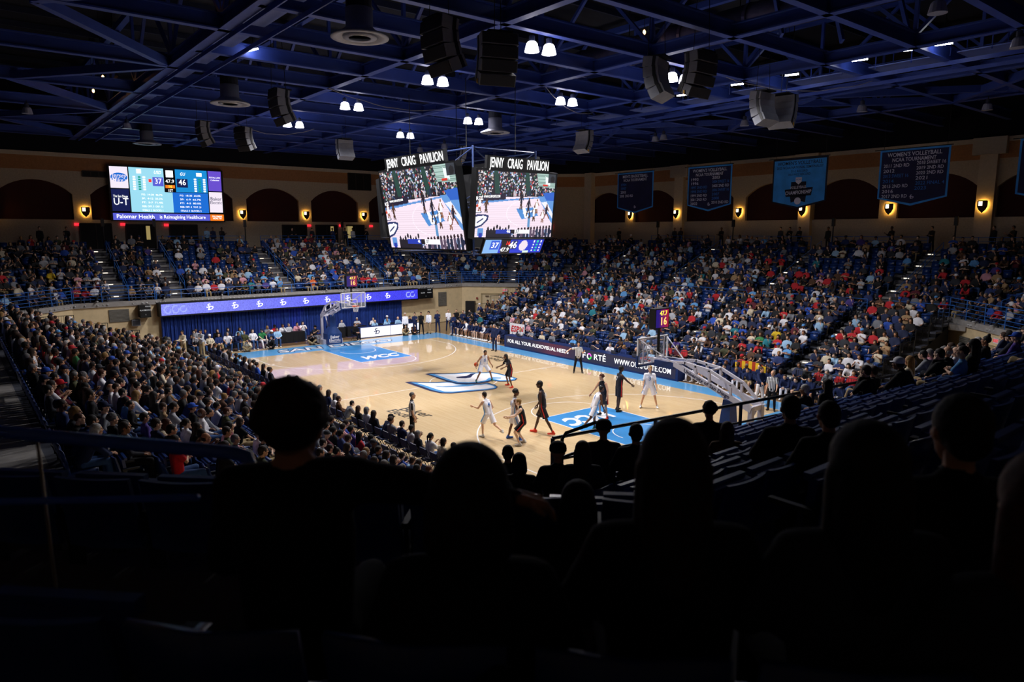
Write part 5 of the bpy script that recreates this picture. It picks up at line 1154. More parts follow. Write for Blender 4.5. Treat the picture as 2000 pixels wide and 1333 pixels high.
# ================================================================== PEOPLE ON AND AROUND THE COURT
A_R = YAW - PI / 2; A_L = YAW + PI / 2; A_CAM = YAW + PI; A_AWAY = YAW
def stand_pose(lean=0, legL=(0, .06, 0), legR=(0, .06, 0), armL=(0, .12, .2), armR=(0, .12, .2), twist=0, head_turn=0):
    """upright figure facing +X. leg=(thigh forward, spread, knee bend); arm=(forward, abduct, elbow bend)"""
    c, s_ = math.cos(lean), math.sin(lean); pel = Vector((0, 0, .98))
    def up(d, y=0, f=0): return pel + Vector((s_ * d + c * f, y, c * d - s_ * f))
    J = dict(pelvis=pel, chest=up(.35), neck=up(.56), head=up(.71, 0, .03)); tw = Matrix.Rotation(twist, 3, 'Z')
    for s, sg, lg, am in (('L', 1, legL, armL), ('R', -1, legR, armR)):
        sh = tw @ Vector((0, sg * .168, 0)); J['sh' + s] = up(.462, sh.y, sh.x)
        hip = pel + Vector((0, sg * .095, -.02)); a, b, k = lg
        kn = hip + Vector((math.sin(a), sg * math.sin(b), -math.cos(a) * math.cos(b))).normalized() * .45
        a2 = a - k; an = kn + Vector((math.sin(a2), sg * math.sin(b) * .8, -math.cos(a2) * math.cos(b))).normalized() * .44
        J['hip' + s], J['kn' + s], J['an' + s] = hip, kn, an; J['toe' + s] = an + Vector((.2, sg * .04, 0))
        a, b, e = am; L1, L2 = .30, .265
        el = J['sh' + s] + Vector((math.sin(a) * math.cos(b), sg * math.sin(b), -math.cos(a) * math.cos(b))).normalized() * L1
        wr = el + Vector((math.sin(a + e) * math.cos(b * .6), sg * math.sin(b * .6), -math.cos(a + e) * math.cos(b * .6))).normalized() * L2
        J['el' + s], J['wr' + s] = el, wr; J['ha' + s] = wr + (wr - el).normalized() * .17
        J['palm' + s] = (0, -sg, 0)
    dz = .085 - min(J['anL'].z, J['anR'].z)
    for k in J:
        if not k.startswith('palm'): J[k] = Vector(J[k]) + Vector((0, 0, dz))
    return J
stripe_m = bpy.data.materials.new('referee_stripes'); stripe_m.use_nodes = True
_nt = stripe_m.node_tree; _tc = _nt.nodes.new('ShaderNodeTexCoord'); _sx = _nt.nodes.new('ShaderNodeSeparateXYZ'); _nt.links.new(_tc.outputs['Object'], _sx.inputs[0])
_m1 = _nt.nodes.new('ShaderNodeMath'); _m1.operation = 'MULTIPLY'; _m1.inputs[1].default_value = 15; _nt.links.new(_sx.outputs['Y'], _m1.inputs[0]); _m2 = _nt.nodes.new('ShaderNodeMath'); _m2.operation = 'FRACT'; _nt.links.new(_m1.outputs[0], _m2.inputs[0])
_m3 = _nt.nodes.new('ShaderNodeMath'); _m3.operation = 'GREATER_THAN'; _m3.inputs[1].default_value = .5; _nt.links.new(_m2.outputs[0], _m3.inputs[0]); _rp = _nt.nodes.new('ShaderNodeValToRGB'); _rp.color_ramp.elements[0].color = (.01, .01, .012, 1); _rp.color_ramp.elements[1].color = (.8, .8, .82, 1); _nt.links.new(_m3.outputs[0], _rp.inputs[0]); _nt.links.new(_rp.outputs[0], _nt.nodes['Principled BSDF'].inputs['Base Color'])
jw = mat('jersey_white', 'f0eff6', .75, var=.05); jk = mat('jersey_black', '11131f', .75, var=.1); st_r = mat('stripe_red', 'c4281e', .7, var=.03); st_b = mat('stripe_sky', '5aa6e6', .7, var=.03); num_b = mat('number_blue', '2f6fb8', .7, var=0); num_w = mat('number_white', 'f2f2f4', .7, var=0)
def standing(x, y, ang, J, label, top, bot, skin, hair, hc, h=1.0, leg='long', sleeve='long', tank=False, shoes=(shoe_k, shoe_k), group=None, num=None, numcol=None, stripe=None, z=0, head=(1, 0, 0), cap=None, loose=1.0, build=1.0, back=True, voxel=.021, female=False, belly=0):
    fig = figure(J, sleeve=sleeve, leg=leg, tank=tank, voxel=voxel, ratio=1.0, head_fwd=head, loose=loose, build=build, female=female, belly=belly)
    r = thing('person', label, 'person', (x, y, z), ang, group); r.scale = (h, h, h)
    obj('body', body_mesh('body', fig, skins[skin]), r); o = obj('jersey' if tank else 'top', me_of('top', fig['top'], [top]), r)
    o2 = obj('shorts' if leg == 'shorts' else 'trousers', me_of('bottom', fig['bottom'], [bot]), r)
    for s, m in zip('LR', shoes): obj('shoe', me_of('shoe', fig['shoe' + s], [m]), r)
    if hair in ('cap', 'beanie'): obj(hair, me_of(hair, hair_on(fig, hair), [cap]), r); obj('hair', me_of('hair', hair_on(fig, 'fringe'), [hm[hc]]), r)
    elif hair != 'bald': obj('hair', me_of('hair', hair_on(fig, hair), [hm[hc]]), r)
    ch, pe = Vector(J['chest']), Vector(J['pelvis']); ax = (ch - pe).normalized(); fw = Vector((ax.z, 0, -ax.x)); sd = Vector((0, 1, 0))
    if num:
        for sgn in (1, -1):
            t = obj('number', text_mesh(num, .23, .012, 0, .006).copy(), o); t.data.materials.clear(); t.data.materials.append(numcol); t.matrix_basis = frame(ch - ax * .03 + fw * sgn * .128, sd * sgn, ax)
    if stripe:
        for s in 'LR':
            sg = 1 if s == 'L' else -1; hp, kn = Vector(J['hip' + s]), Vector(J['kn' + s])
            q = MB().path([ch + sd * sg * .175 - ax * .05, pe + sd * sg * .182 + ax * .08, hp + sd * sg * .112, hp.lerp(kn, .75) + sd * sg * .118], .017, 5); q.build('side_stripe', stripe, o2)
    return r
GW, GK = 'players in white', 'players in black'
def fl(px, py): q = unproj_z(px, py, 0); return float(q[0]), float(q[1])
PL = [ # x, y, facing, pose, kit, label...
 (.85, .72, A_CAM + .35, stand_pose(.42, (.55, .42, .9), (.4, .36, .8), (.35, .25, .7), (.35, .75, .3)), 'w', 1, 'short', 'black', 3, '5', (shoe_g, shoe_g), 'player in white dribbling an orange ball over the centre logo', 1.02),
 (2.75, 1.05, A_L + .5, stand_pose(.33, (.35, .25, .6), (.2, .3, .55), (.7, .3, .6), (.5, .35, .7)), 'k', 0, 'long', 'black', 4, '23', (shoe_r, shoe_r), 'player in black numbered 23 guarding the dribbler at centre court', .96),
 (10.35, -3.35, A_L - .25, stand_pose(.12, (-.35, .05, .15), (.38, .05, .1), (-.1, .22, .25), (.15, .15, .4)), 'k', 1, 'short', 'black', 5, '14', (shoe_r, shoe_r), 'tall player in black with bright red shoes striding left', 1.15),
 (9.4, -5.35, A_AWAY + .75, stand_pose(.3, (.5, .05, .6), (-.5, .05, .7), (.5, .35, 1.2), (-.2, .4, 1.1)), 'w', 1, 'short', 'dark brown', 0, '4', (shoe_w, shoe_w), 'player in white numbered 4 running away behind the dark heads', .98),
 (10.25, -4.75, A_R + .1, stand_pose(.06, (-.15, .1, .1), (.3, .1, .15), (.15, .15, .3), (.2, .12, .5)), 'w', 1, 'curly', 'black', 4, '10', (mat('shoe_blue', '2f5fb0', .5), mat('shoe_blue')), 'bearded player in white standing upright beside the blond opponent', 1.05),
 (10.95, -4.85, A_L + .0, stand_pose(.22, (.75, .12, 1.15), (.55, .12, 1.2), (.75, .15, .75), (.5, .25, .6)), 'k', 1, 'short', 'blond', 6, '2', (shoe_w, shoe_w), 'blond player in black crouching with bent knees', 1.02),
 (11.35, -1.45, A_R + .45, stand_pose(.42, (.25, .1, .2), (-.55, .08, .35), (.35, .3, .5), (-.1, .35, .4)), 'w', 1, 'buzz', 'black', 4, '1', (shoe_g, shoe_g), 'player in white leaning forward across the blue key', 1.0),
 (10.15, .35, A_L + .75, stand_pose(.18, (.25, .22, .3), (-.05, .28, .3), (.25, .5, .25), (.35, .45, .35)), 'k', 1, 'curly', 'auburn', 1, '8', (shoe_r, shoe_k), 'player in black numbered 8 with bushy hair in the key', 1.03),
 (9.75, 1.75, A_R + .35, stand_pose(.08, (.1, .08, .15), (-.08, .08, .1), (.25, .15, .15), (.75, .15, .15)), 'k', 1, 'short', 'black', 5, '7', (shoe_k, shoe_k), 'player in black facing away at the far side of the key', 1.07),
 (10.25, 3.25, A_CAM - .15, stand_pose(.05, (.05, .3, .12), (.05, .3, .12), (.15, .25, .25), (.1, .22, .3)), 'w', 0, 'curly', 'blond', 1, '3', (shoe_w, shoe_w), 'player in white shirt numbered 3 with curly hair facing the camera', 1.03)]
for (x, y, a, J, kit, tk, hair, hc, sk, num, sh, lab, h) in PL:
    standing(x, y, a, J, lab, jw if kit == 'w' else jk, jw if kit == 'w' else jk, sk, hair, hc, h * 1.07, 'shorts', 'short', bool(tk), sh, GW if kit == 'w' else GK, num, num_b if kit == 'w' else num_w, st_b if kit == 'w' else st_r, loose=.9)
bl_ = MB().sphere((0, 0, 0), .121, 20, 14); ball = thing('basketball', 'orange basketball beside the dribbling player', 'ball', (*fl(936, 742), 0)); 
bo = bl_.build('ball_skin', mat('ball_orange', 'd8531c', .6, var=.1, scale=30), ball, True); bo.location = (.36, -.46, .95)
q = MB()
for ax_ in 'XYZ':
    n = 24
    for i in range(n):
        t0, t1 = 2 * PI * i / n, 2 * PI * (i + 1) / n; f_ = lambda t: {'X': (0, .1212 * math.cos(t), .1212 * math.sin(t)), 'Y': (.1212 * math.cos(t), 0, .1212 * math.sin(t)), 'Z': (.1212 * math.cos(t), .1212 * math.sin(t), 0)}[ax_]
        q.tube(f_(t0), f_(t1), .003, n=4, cap=False)
q = q.build('ball_seams', C_BLK, ball); q.location = bo.location
standing(*fl(806, 866), A_R + .15, stand_pose(.0, (.04, .05, .02), (-.04, .05, .02), (.1, .1, .2), (.05, .1, .25)), 'referee in striped shirt standing on the near sideline facing right', stripe_m, cm['black'], 1, 'buzz', 'grey', 1.1, sleeve='short', group='referees')
standing(*fl(1129, 729), A_CAM, stand_pose(.02, (.0, .18, .03), (.0, .18, .03), (.25, .3, 1.9), (.2, 1.45, .1)), 'referee pointing left with one arm before the scorers table', stripe_m, cm['black'], 1, 'short', 'dark brown', 1.0, sleeve='short', group='referees')
standing(14.05, 7.2, A_L + 1.0, stand_pose(.03, (.03, .06, .02), (-.05, .06, .02), (.35, .2, .7), (.1, .12, .3)), 'bald referee in striped shirt facing a coach in white trousers', stripe_m, cm['black'], 1, 'bald', 'grey', 1.02, sleeve='short', group='referees')
standing(13.1, 7.75, A_R - 1.1, stand_pose(.05, (.1, .1, .05), (-.12, .08, .05), (.3, .3, .5), (.9, .5, .25)), 'coach in navy sweater and white trousers with one arm out', cm['navy'], cm['white'], 1, 'short', 'brown', 1.0, group='coaches', shoes=(shoe_w, shoe_w))
standing(*fl(966, 686), -PI / 2 + .3, stand_pose(0, (.03, .06, 0), (-.03, .06, 0), (.1, .1, .3), (.1, .1, .3)), 'coach in navy jacket standing at the end of the left bench', cm['navy'], cm['navy'], 1, 'short', 'grey', 1.02, group='coaches')
# ---------------------------------------------------------------- chairs
ch_m = mat('chair_navy_vinyl', '16264e', .5, var=.06); ch_f = mat('chair_frame', '1a1b20', .4, .6, var=.05)
CH = {'seat': MB().box((.02, 0, .44), (.42, .44, .05)).mesh('seat', ch_m), 'backrest': MB().box((-.22, 0, .74), (.035, .42, .26), 0, Matrix.Rotation(-.14, 3, 'Y')).mesh('backrest', ch_m)}
LEGS = [MB().tube((.18, s * .2, 0), (-.24, s * .2, .88), .013, n=5).mesh('leg', ch_f) for s in (-1, 1)] + [MB().tube((-.22, s * .21, 0), (.16, s * .21, .43), .013, n=5).mesh('leg', ch_f) for s in (-1, 1)]
def chair(x, y, a, label, group):
    t = thing('folding_chair', label, 'chair', (x, y, 0), a, group)
    for k, me in CH.items(): obj(k, me, t)
    for me in LEGS: obj('leg', me, t)
    return t
# bench templates: forward leaning athletes with bare legs
BT = []
for lean, arms, lg in ((.5, 'lean', 0), (.25, 'knees', 1), (.05, 'lap', 0), (.35, ('chin', 'knees'), 1)):
    J = sit_pose(lean, arms, legs=lg)
    for leg in ('shorts', 'long'):
        hi = figure(J, voxel=.024, ratio=.5, sleeve='long', leg=leg)
        BT.append(dict(top=me_of('top', hi['top'], [cm['navy']]), bottom=me_of('trousers', hi['bottom'], [cm['navy']]), shoeL=me_of('shoe', hi['shoeL'], [shoe_w]), shoeR=me_of('shoe', hi['shoeR'], [shoe_w]), body=body_mesh('body', hi, skins[0]), hair={k: me_of(k, hair_on(hi, k), [hm['brown']]) for k in ('short', 'curly', 'buzz', 'cap', 'fringe', 'bob', 'long', 'ponytail')}))
rs = random.Random(11)
def row(n, xy0, xy1, ang, where, tops, bots, tpl, chairs=True, pgroup='', cgroup='', hairs=('short', 'short', 'curly', 'buzz'), skip=(), shoes=None, hcs=None, wl=True):
    for i in range(n):
        if i in skip: continue
        t = i / max(1, n - 1); x, y = xy0[0] + (xy1[0] - xy0[0]) * t, xy0[1] + (xy1[1] - xy0[1]) * t
        top, bot, hr, hc = tops[i % len(tops)], bots[i % len(bots)], rs.choice(hairs), (hcs[i % len(hcs)] if hcs else rs.choice(HC))
        cp = rs.choice(['white', 'navy', 'black'])
        lab = 'person in %s, %s, %s %s' % (top, cp + ' cap' if hr == 'cap' else HW[hr] % hc, ordinal(i), where)
        seated(x, y, 0, ang + rs.uniform(-.25, .25), top, bot, hr, hc, rs.choice([0, 1, 1, 2, 3, 4, 6]), 0, rs.uniform(.97, 1.06), cp, shoes, lab, pgroup, rs.choice(tpl))
        if chairs: chair(x, y, ang, 'navy folding chair, %s %s' % (ordinal(i), where), cgroup)
ATH, STF = BT[0::2], BT[1::2]
row(16, (-14.9, 9.75), (-8.9, 9.75), -PI / 2, 'on the left team bench', ['navy', 'navy', 'navy', 'navy', 'white', 'navy'], ['navy', 'white', 'navy'], ATH, True, 'left team bench', 'bench chairs at left', shoes=shoe_w)
row(14, (7.9, 9.85), (16.6, 9.85), -PI / 2, 'on the right team bench', ['navy'], ['white', 'khaki', 'navy', 'navy'], STF[:2] + ATH, True, 'right team bench', 'bench chairs at right', shoes=shoe_w)
row(8, (8.2, 10.6), (12.6, 10.6), -PI / 2, 'behind the right team bench', ['navy'], ['khaki', 'navy'], STF, True, 'staff behind the right bench', 'chairs behind the right bench')
row(14, (-7.1, 10.0), (6.9, 10.0), -PI / 2, 'at the scorers table', ['light grey', 'grey', 'cream', 'grey', 'navy', 'sky blue', 'navy', 'navy', 'white', 'dark blue', 'black', 'light blue', 'navy', 'sky blue'], ['charcoal'], TPL[:1] + TPL[4:5] + TPL[6:], True, 'crew at the scorers table', 'chairs at the scorers table', ('short', 'short', 'buzz', 'fringe', 'bob'))
row(11, (-17.9, -9.3), (-17.9, -3.6), 0, 'in the far baseline front row', ['navy', 'light grey', 'cream', 'dark blue', 'white', 'navy', 'olive', 'white', 'green', 'denim', 'light blue'], ['denim', 'denim', 'charcoal', 'khaki', 'denim', 'denim', 'khaki', 'denim', 'white'], [TPL[0], TPL[6], TPL[7], TPL[2]], True, 'guests on the far baseline', 'baseline chairs', ('short', 'short', 'cap', 'short', 'bob'))
row(6, (-19.9, -9.4), (-19.9, -5.6), 0, 'behind the left baseline tables', ['light grey', 'navy', 'navy', 'black', 'navy', 'light blue'], ['charcoal'], [TPL[3], TPL[0], TPL[4]], True, 'media at the far left tables', 'media chairs at left', ('long', 'short', 'bob', 'short'))
row(6, (-19.9, -3.6), (-19.9, -.9), 0, 'beside the drape uplight', ['grey', 'red', 'white', 'light grey', 'pink', 'white'], ['denim'], [TPL[3], TPL[0], TPL[4]], True, 'media beside the uplight', 'media chairs by the uplight', ('long', 'short', 'bob', 'cap'))
row(4, (-19.8, 2.2), (-19.8, 6.2), 0, 'at the right baseline tables', ['light grey', 'light grey', 'white', 'sky blue'], ['charcoal'], [TPL[0], TPL[1], TPL[3]], True, 'media at the far right tables', 'media chairs at right', ('cap', 'buzz', 'short', 'cap'))
row(4, (-18.35, 4.3), (-18.35, 7.4), 0, 'behind the white baseline screen', ['light blue', 'light blue', 'light blue', 'navy'], ['charcoal'], [TPL[0], TPL[3]], True, 'crew behind the white screen', 'chairs behind the white screen', ('short', 'fringe', 'short'), hcs=['white', 'grey', 'grey', 'brown'])
row(42, (-13.6, -9.3), (12.6, -9.3), PI / 2, 'in the courtside row at left', ['navy', 'grey', 'navy', 'light grey', 'charcoal', 'white', 'cream', 'black', 'light blue', 'navy', 'white', 'brown', 'grey', 'royal blue', 'black', 'white', 'charcoal'], ['denim', 'black', 'khaki'], TPL, True, 'courtside row at left', 'courtside chairs at left', ('short', 'short', 'cap', 'long', 'long', 'ponytail', 'curly', 'bob'), skip=(17, 18, 30))
for i in range(36): chair(-9.0 + .62 * i, -10.15, PI / 2, 'empty navy folding chair, %s in the second courtside row' % ordinal(i), 'empty second courtside row')
# small tables with black cloth
tb = mat('black_cloth', '0c0d12', .9, var=.2)
for i, (x, y, w) in enumerate([(-19.3, -8.6, 2.0), (-19.3, -6.2, 1.6), (-19.3, -2.2, 2.2), (-19.2, 1.5, 1.2), (-19.2, 3.1, 1.6), (-19.2, 5.6, 2.0)]):
    t = thing('media_table', 'small media table under a black cloth, %s from the left at the far baseline' % ordinal(i), 'table', (x, y, 0), 0, 'media tables at the far baseline')
    MB().box((0, 0, .74), (.55, w, .04)).build('tabletop', blk, t); c_ = MB(); n = 24
    for s, (x0, x1) in ((0, (.28, .31)),):
        for i2 in range(n): y0, y1 = -w / 2 + w * i2 / n, -w / 2 + w * (i2 + 1) / n; a0, a1 = .29 + .018 * math.sin(i2 * 1.7), .29 + .018 * math.sin((i2 + 1) * 1.7); c_.add([(a0, y0, .01), (a1, y1, .01), (.28, y1, .765), (.28, y0, .765), (a0 - .01, y0, .01), (a1 - .01, y1, .01), (.27, y1, .765), (.27, y0, .765)], [(0, 1, 2, 3), (5, 4, 7, 6)])
    for s in (-1, 1): c_.box((0, s * w / 2, .38), (.56, .012, .76))
    c_.build('tablecloth', tb, t)
    pp = MB().box((0, 0, .767), (.2, .28, .008)).build('papers', white_paint, t)
# people standing behind the left bench and by the corners
ST = [stand_pose(0, (.03, .07, 0), (-.03, .07, 0), (.1, .12, .2), (.1, .12, .2)), stand_pose(.03, (.05, .1, .02), (-.05, .06, .02), (.5, .1, 1.5), (.5, .1, 1.6)), stand_pose(.02, (0, .1, 0), (.05, .1, .05), (.45, .05, 1.25), (.45, .05, 1.2))]
SB = [(792, 652, 'white', 'black', 'bald', 'silver haired usher in a dark vest'), (811, 650, 'navy', 'navy', 'bun', 'woman in navy with a dark bun'), (823, 650, 'black', 'black', 'short', 'small person in black'), (838, 648, 'white', 'tan', 'curly', 'cameraman in white with curly hair'), (855, 646, 'navy', 'navy', 'short', 'staff member in navy with a towel'), (876, 643, 'white', 'navy', 'buzz', 'man in a white pullover'), (892, 642, 'black', 'black', 'buzz', 'dark clad security man'), (905, 646, 'navy', 'khaki', 'buzz', 'staff member in navy with hands folded'), (887, 652, 'navy', 'navy', 'short', 'staff member in a navy shirt'), (386, 690, 'light grey', 'charcoal', 'buzz', 'man in grey at the left end of the drape'), (396, 694, 'light grey', 'khaki', 'short', 'man with folded arms and khaki trousers'), (360, 696, 'cream', 'khaki', 'short', 'photographer in a cream sweater by the left stand')]
for i, (u, v, tp, bt, hr, lab) in enumerate(SB):
    x, y = fl(u, v + 4); y = min(y, 13) if x < -12 and y > 0 else y
    standing(x, y, A_CAM + rs.uniform(-.5, .3), ST[i % 3], lab + ' standing by the far %s corner' % ('left' if u < 500 else 'right'), cm[tp], cm[bt], rs.choice([1, 1, 2, 4]), 'short' if hr == 'bald' else hr, 'white' if hr == 'bald' else 'black', rs.uniform(.95, 1.0), voxel=.03, group='people standing at the far corners')
# people on the floor: photographers
FT = []
for J in (sit_pose(.35, 'phone', legs=1), sit_pose(.2, 'lean', legs=1)):
    J = {k: (Vector(v) if not k.startswith('palm') else v) for k, v in J.items()}
    for k in J:
        if not k.startswith(('kn', 'an', 'toe')): J[k] = J[k] - Vector((0, 0, .40))
    for s, sg in (('L', 1), ('R', -1)): J['kn' + s] = Vector((.36, sg * .27, .34)); J['an' + s] = Vector((.34, -sg * .05, .1)); J['toe' + s] = Vector((.42, -sg * .2, .05))
    FT.append(J)
GM = MB(); GM.box((0, 0, 0), (.09, .15, .11)); GM2 = MB().tube((.04, 0, 0), (.26, 0, 0), .04, .05, 10)
for i, (x, y, a, tp, lab) in enumerate([(-17.0, 6.2, -.2, 'tan', 'man with a phone sitting before the white screen, left one'), (-17.0, 7.05, -.4, 'brown', 'man looking down sitting before the white screen, right one'), (-17.15, -5.9, -.5, 'cream', 'photographer sitting below the baseline front row, left one'), (-17.1, -4.3, -.5, 'black', 'photographer sitting below the baseline front row, right one'), (-17.2, -1.4, -.2, 'black', 'cameraman crouching left of the far basket base'), (17.9, 5.1, 2.6, 'black', 'photographer with a long lens behind the near basket'), (18.3, 3.2, 2.8, 'navy', 'dark haired person sitting behind the near basket')]):
    standing(x, y, a, FT[i % 2], lab, cm[tp], cm['khaki' if i % 2 == 0 else 'black'], 1, ('short', 'curly')[i % 2], 'dark brown', 1.0, voxel=.026, group='people sitting on the floor')
    if i in (2, 3, 4, 5):
        cmr = thing('camera', 'black camera with lens, ' + ('left baseline photographer', 'right baseline photographer', 'left of the far basket base', 'behind the near basket')[i - 2], 'camera', (x, y, 0), a); g1 = obj('camera_body', GM.mesh('camera_body', blk), cmr); g2 = obj('lens', GM2.mesh('lens', sp_s), cmr)
        for g in (g1, g2): g.location = (.47, .0, .66)
seated(-16.9, 1.9, 0, .2, 'black', 'black', 'short', 'brown', 1, 0, 1.0, 'navy', shoe_w, 'man in black seated on a chair beside the far basket base', 'people around the far basket'); chair(-16.9, 1.9, .2, 'navy folding chair beside the far basket base', 'baseline chairs')
seated(-17.6, -.95, 0, .3, 'charcoal', 'grey', 'cap', 'brown', 1, 4, 1.0, 'black', None, 'cameraman in charcoal seated left of the far basket base', 'people around the far basket'); chair(-17.6, -.95, .3, 'navy folding chair left of the far basket base', 'baseline chairs')
seated(-19.7, 1.2, 0, .1, 'navy', 'black', 'cap', 'black', 5, 0, 1.0, 'sky blue', None, 'person in navy and light blue cap seated behind the far basket', 'people around the far basket'); chair(-19.7, 1.2, .1, 'navy folding chair behind the far basket', 'baseline chairs')
# ================================================================== RAILS, DOORS, SIGNS, SCONCES
def rail_run(name, pts, label, h=1.05, bars=5, post=1.6, r=.022, m=None, z=None, group=None, kind='railing', bal=False):
    """pts: list of floor points (x,y,z); horizontal bars (or balusters) between posts"""
    t = thing(name, label, kind, pts[0], 0, group); m = m or blue_paint; o = Vector(pts[0])
    P = [Vector(p) - o for p in pts]
    for a, b in zip(P, P[1:]):
        L = (b - a).length; n = max(1, round(L / post))
        for i in range(n + 1 if b is P[-1] else n): q = a.lerp(b, i / n); MB().tube(q, q + Vector((0, 0, h)), r * 1.15, n=6).build('post', m, t)
        for k in range(bars if not bal else 2):
            zz = h * (1 - k / (bars if not bal else 1.15)); MB().tube(a + Vector((0, 0, zz)), b + Vector((0, 0, zz)), r if k == 0 else r * .75, n=6).build('rail', m, t)
        if bal:
            bm = MB(); nb_ = int(L / .115)
            for i in range(1, nb_): q = a.lerp(b, i / nb_); bm.tube(q + Vector((0, 0, h * .13)), q + Vector((0, 0, h)), .008, n=4, cap=False)
            o2 = bm.build('balusters', m, t); o2['kind'] = 'stuff'
    return t
def pt(i, d, t, z): 
    a, b = ring(i, d); v = Vector(a).lerp(Vector(b), t); return (v.x, v.y, z)
rail_run('deck_railing', [pt(7, -.02, .0, 3.42), pt(7, -.02, 1, 3.42)], 'blue barred railing along the far left corner deck')
rail_run('deck_railing', [(-22.2, -15.2, 3.42), (-22.2, -10.4, 3.42)], 'blue barred railing left of the ribbon screen')
rail_run('deck_railing', [(-22.2, -10.3, 3.42), (-22.2, 8.9, 3.42)], 'low blue rail above the ribbon screen', h=.62, bars=2)
rail_run('deck_railing', [(-22.2, 11.8, 3.42), (-22.2, 15.3, 3.42)], 'blue barred railing right of the ribbon screen')
rail_run('deck_railing', [pt(1, -.02, 0, 3.42), pt(1, -.02, 1, 3.42)], 'blue barred railing along the far right corner deck')
rail_run('deck_railing', [pt(3, -.02, 0, 3.42), pt(3, -.02, 1, 3.42)], 'blue barred railing along the near right corner deck')
for i, (a, b) in enumerate([(-16.3, -13.9), (-12.6, -5.4), (-4.2, 3.3), (4.5, 11.5), (12.7, 16.2)]): rail_run('deck_railing', [(a, 21.55, 3.2), (b, 21.55, 3.2)], 'blue railing before the upper right seats, %s section from the left' % ordinal(i), .85, 4, group='railings before the upper right seats')
for i, (a, b) in enumerate([(-16.3, -4.8), (-3.6, 3.6), (4.8, 12), (12.8, 16.3)]): rail_run('deck_railing', [(a, -21.55, 3.2), (b, -21.55, 3.2)], 'dark blue railing behind the left stand, %s section from the far end' % ordinal(i), .85, 4, group='railings behind the left stand')
# top rails in front of the concourse
for i, (a, b) in enumerate([(-8.1, -1.3), (.1, 7), (8.3, 12.2)]): rail_run('concourse_railing', [(-30.8, a, 6.7), (-30.8, b, 6.7)], 'dim blue railing at the top of the far stand, %s section from the left' % ordinal(i), 1.0, 4, group='railings at the top of the far stand')
for i, (a, b) in enumerate([(-12.5, -5.6), (-4.0, 3.1), (4.7, 11.3), (12.9, 17)]): rail_run('concourse_railing', [(a, 30.1, 6.7), (b, 30.1, 6.7)], 'dim blue railing at the top of the upper right stand, %s section from the left' % ordinal(i), 1.0, 4, group='railings at the top of the upper right stand')
# aisle stairs with step lights and handrails
stepl = em('step_light', 'fff2dc', 1.6); nose = mat('step_grey', '8a8784', .8)
def stairs(i, where, k0, k1, px, py, nx, ny, z0, tread, rise, wd, lab, rail=True):
    t = thing('aisle_stairs', lab, 'stairs', (px, py, z0), math.atan2(ny, nx))
    for k in range(k0, k1):
        MB().box((tread * k + .2, 0, rise * (k + .5) + .0 - .06 + .0), (.38, wd, .12)).build('step', nose, t)
        if k % 2 == 1: MB().box((tread * k + .0, wd * .2, rise * (k + .5) - .04), (.03, .3, .05)).build('step_light', stepl, t)
    if rail:
        L = k1 - 1
        for zz in (.95, .6): MB().tube((tread * 1.2, -wd * .5, rise * 1.2 + zz), (tread * L, -wd * .5, rise * L + zz), .022, n=6).build('handrail', blue_paint, t)
        for q in np.linspace(1.2, L, 6): MB().tube((tread * q, -wd * .5, rise * q - .1), (tread * q, -wd * .5, rise * q + .95), .02, n=5).build('rail_post', blue_paint, t)
    return t
for y, lb in zip(AISLE[0][1], ('leftmost', 'second from the left', 'middle', 'second from the right', 'rightmost')): stairs(0, '', 0, 10, -22.2, y, -1, 0, 3.2, .85, .36, 1.05, 'aisle stairs with step lights in the far stand, ' + lb)
for x, lb in zip(AISLE[2][1], ('leftmost', 'second from the left', 'third from the left', 'rightmost')): stairs(2, '', 0, 10, x, 21.5, 0, 1, 3.2, .85, .36, 1.05, 'aisle stairs in the upper right stand, ' + lb)
stairs(1, '', 0, 10, -26.52 * SQ, 26.52 * SQ, -SQ, SQ, 3.2, .85, .36, 1.05, 'dim aisle stairs with step lights in the far right corner'); stairs(3, '', 0, 10, 26.52 * SQ - 1.06, 26.52 * SQ + 1.06, SQ, SQ, 3.2, .85, .36, 1.05, 'aisle stairs in the near right corner stand')
for s in (-1, 1):
    for j, x in enumerate((-12.4, -4.2, 4.2, 12.4)): stairs(2, '', 0, 11, x, s * LY0, 0, s, .25, LTREAD, LRISE, 1.0, 'aisle stairs through the lower %s stand, %s from the far end' % ('right' if s > 0 else 'left', ordinal(j)), False)
# guard rails on the lower stands
for s in (-1, 1):
    for e in (-1, 1):
        if s < 0 and e > 0: continue
        for k in range(0, LROW, 2):
            y0 = s * (LY0 + LTREAD * k); y1 = s * (LY0 + LTREAD * min(k + 2, LROW) - .08); zz = LZ0 + LRISE * min(k + 1, LROW - 1)
            rail_run('guard_rail', [(e * LX, y0, zz - .02), (e * LX, y1, zz - .02)], 'black barred guard at the %s end of the %s stand, %s step up' % ('far' if e < 0 else 'near', 'right' if s > 0 else 'left', ordinal(k // 2)), 1.0, 2, 1.6, .018, blk, group='stand end guards', bal=True)
for i, (a, b) in enumerate([(-16.2, -13), (-11.7, -9), (-8.3, -4.9), (-3.5, -.5), (0, 3.5), (4.9, 8.2), (8.4, 11.7), (13.1, 16.3)]): rail_run('guard_rail', [(a, LY0 + .02, LZ0), (b, LY0 + .02, LZ0)], 'black barred guard before the right stand front row, %s from the left' % ordinal(i), 1.05, 2, 1.4, .018, blk, group='front guards of the right stand', bal=True)
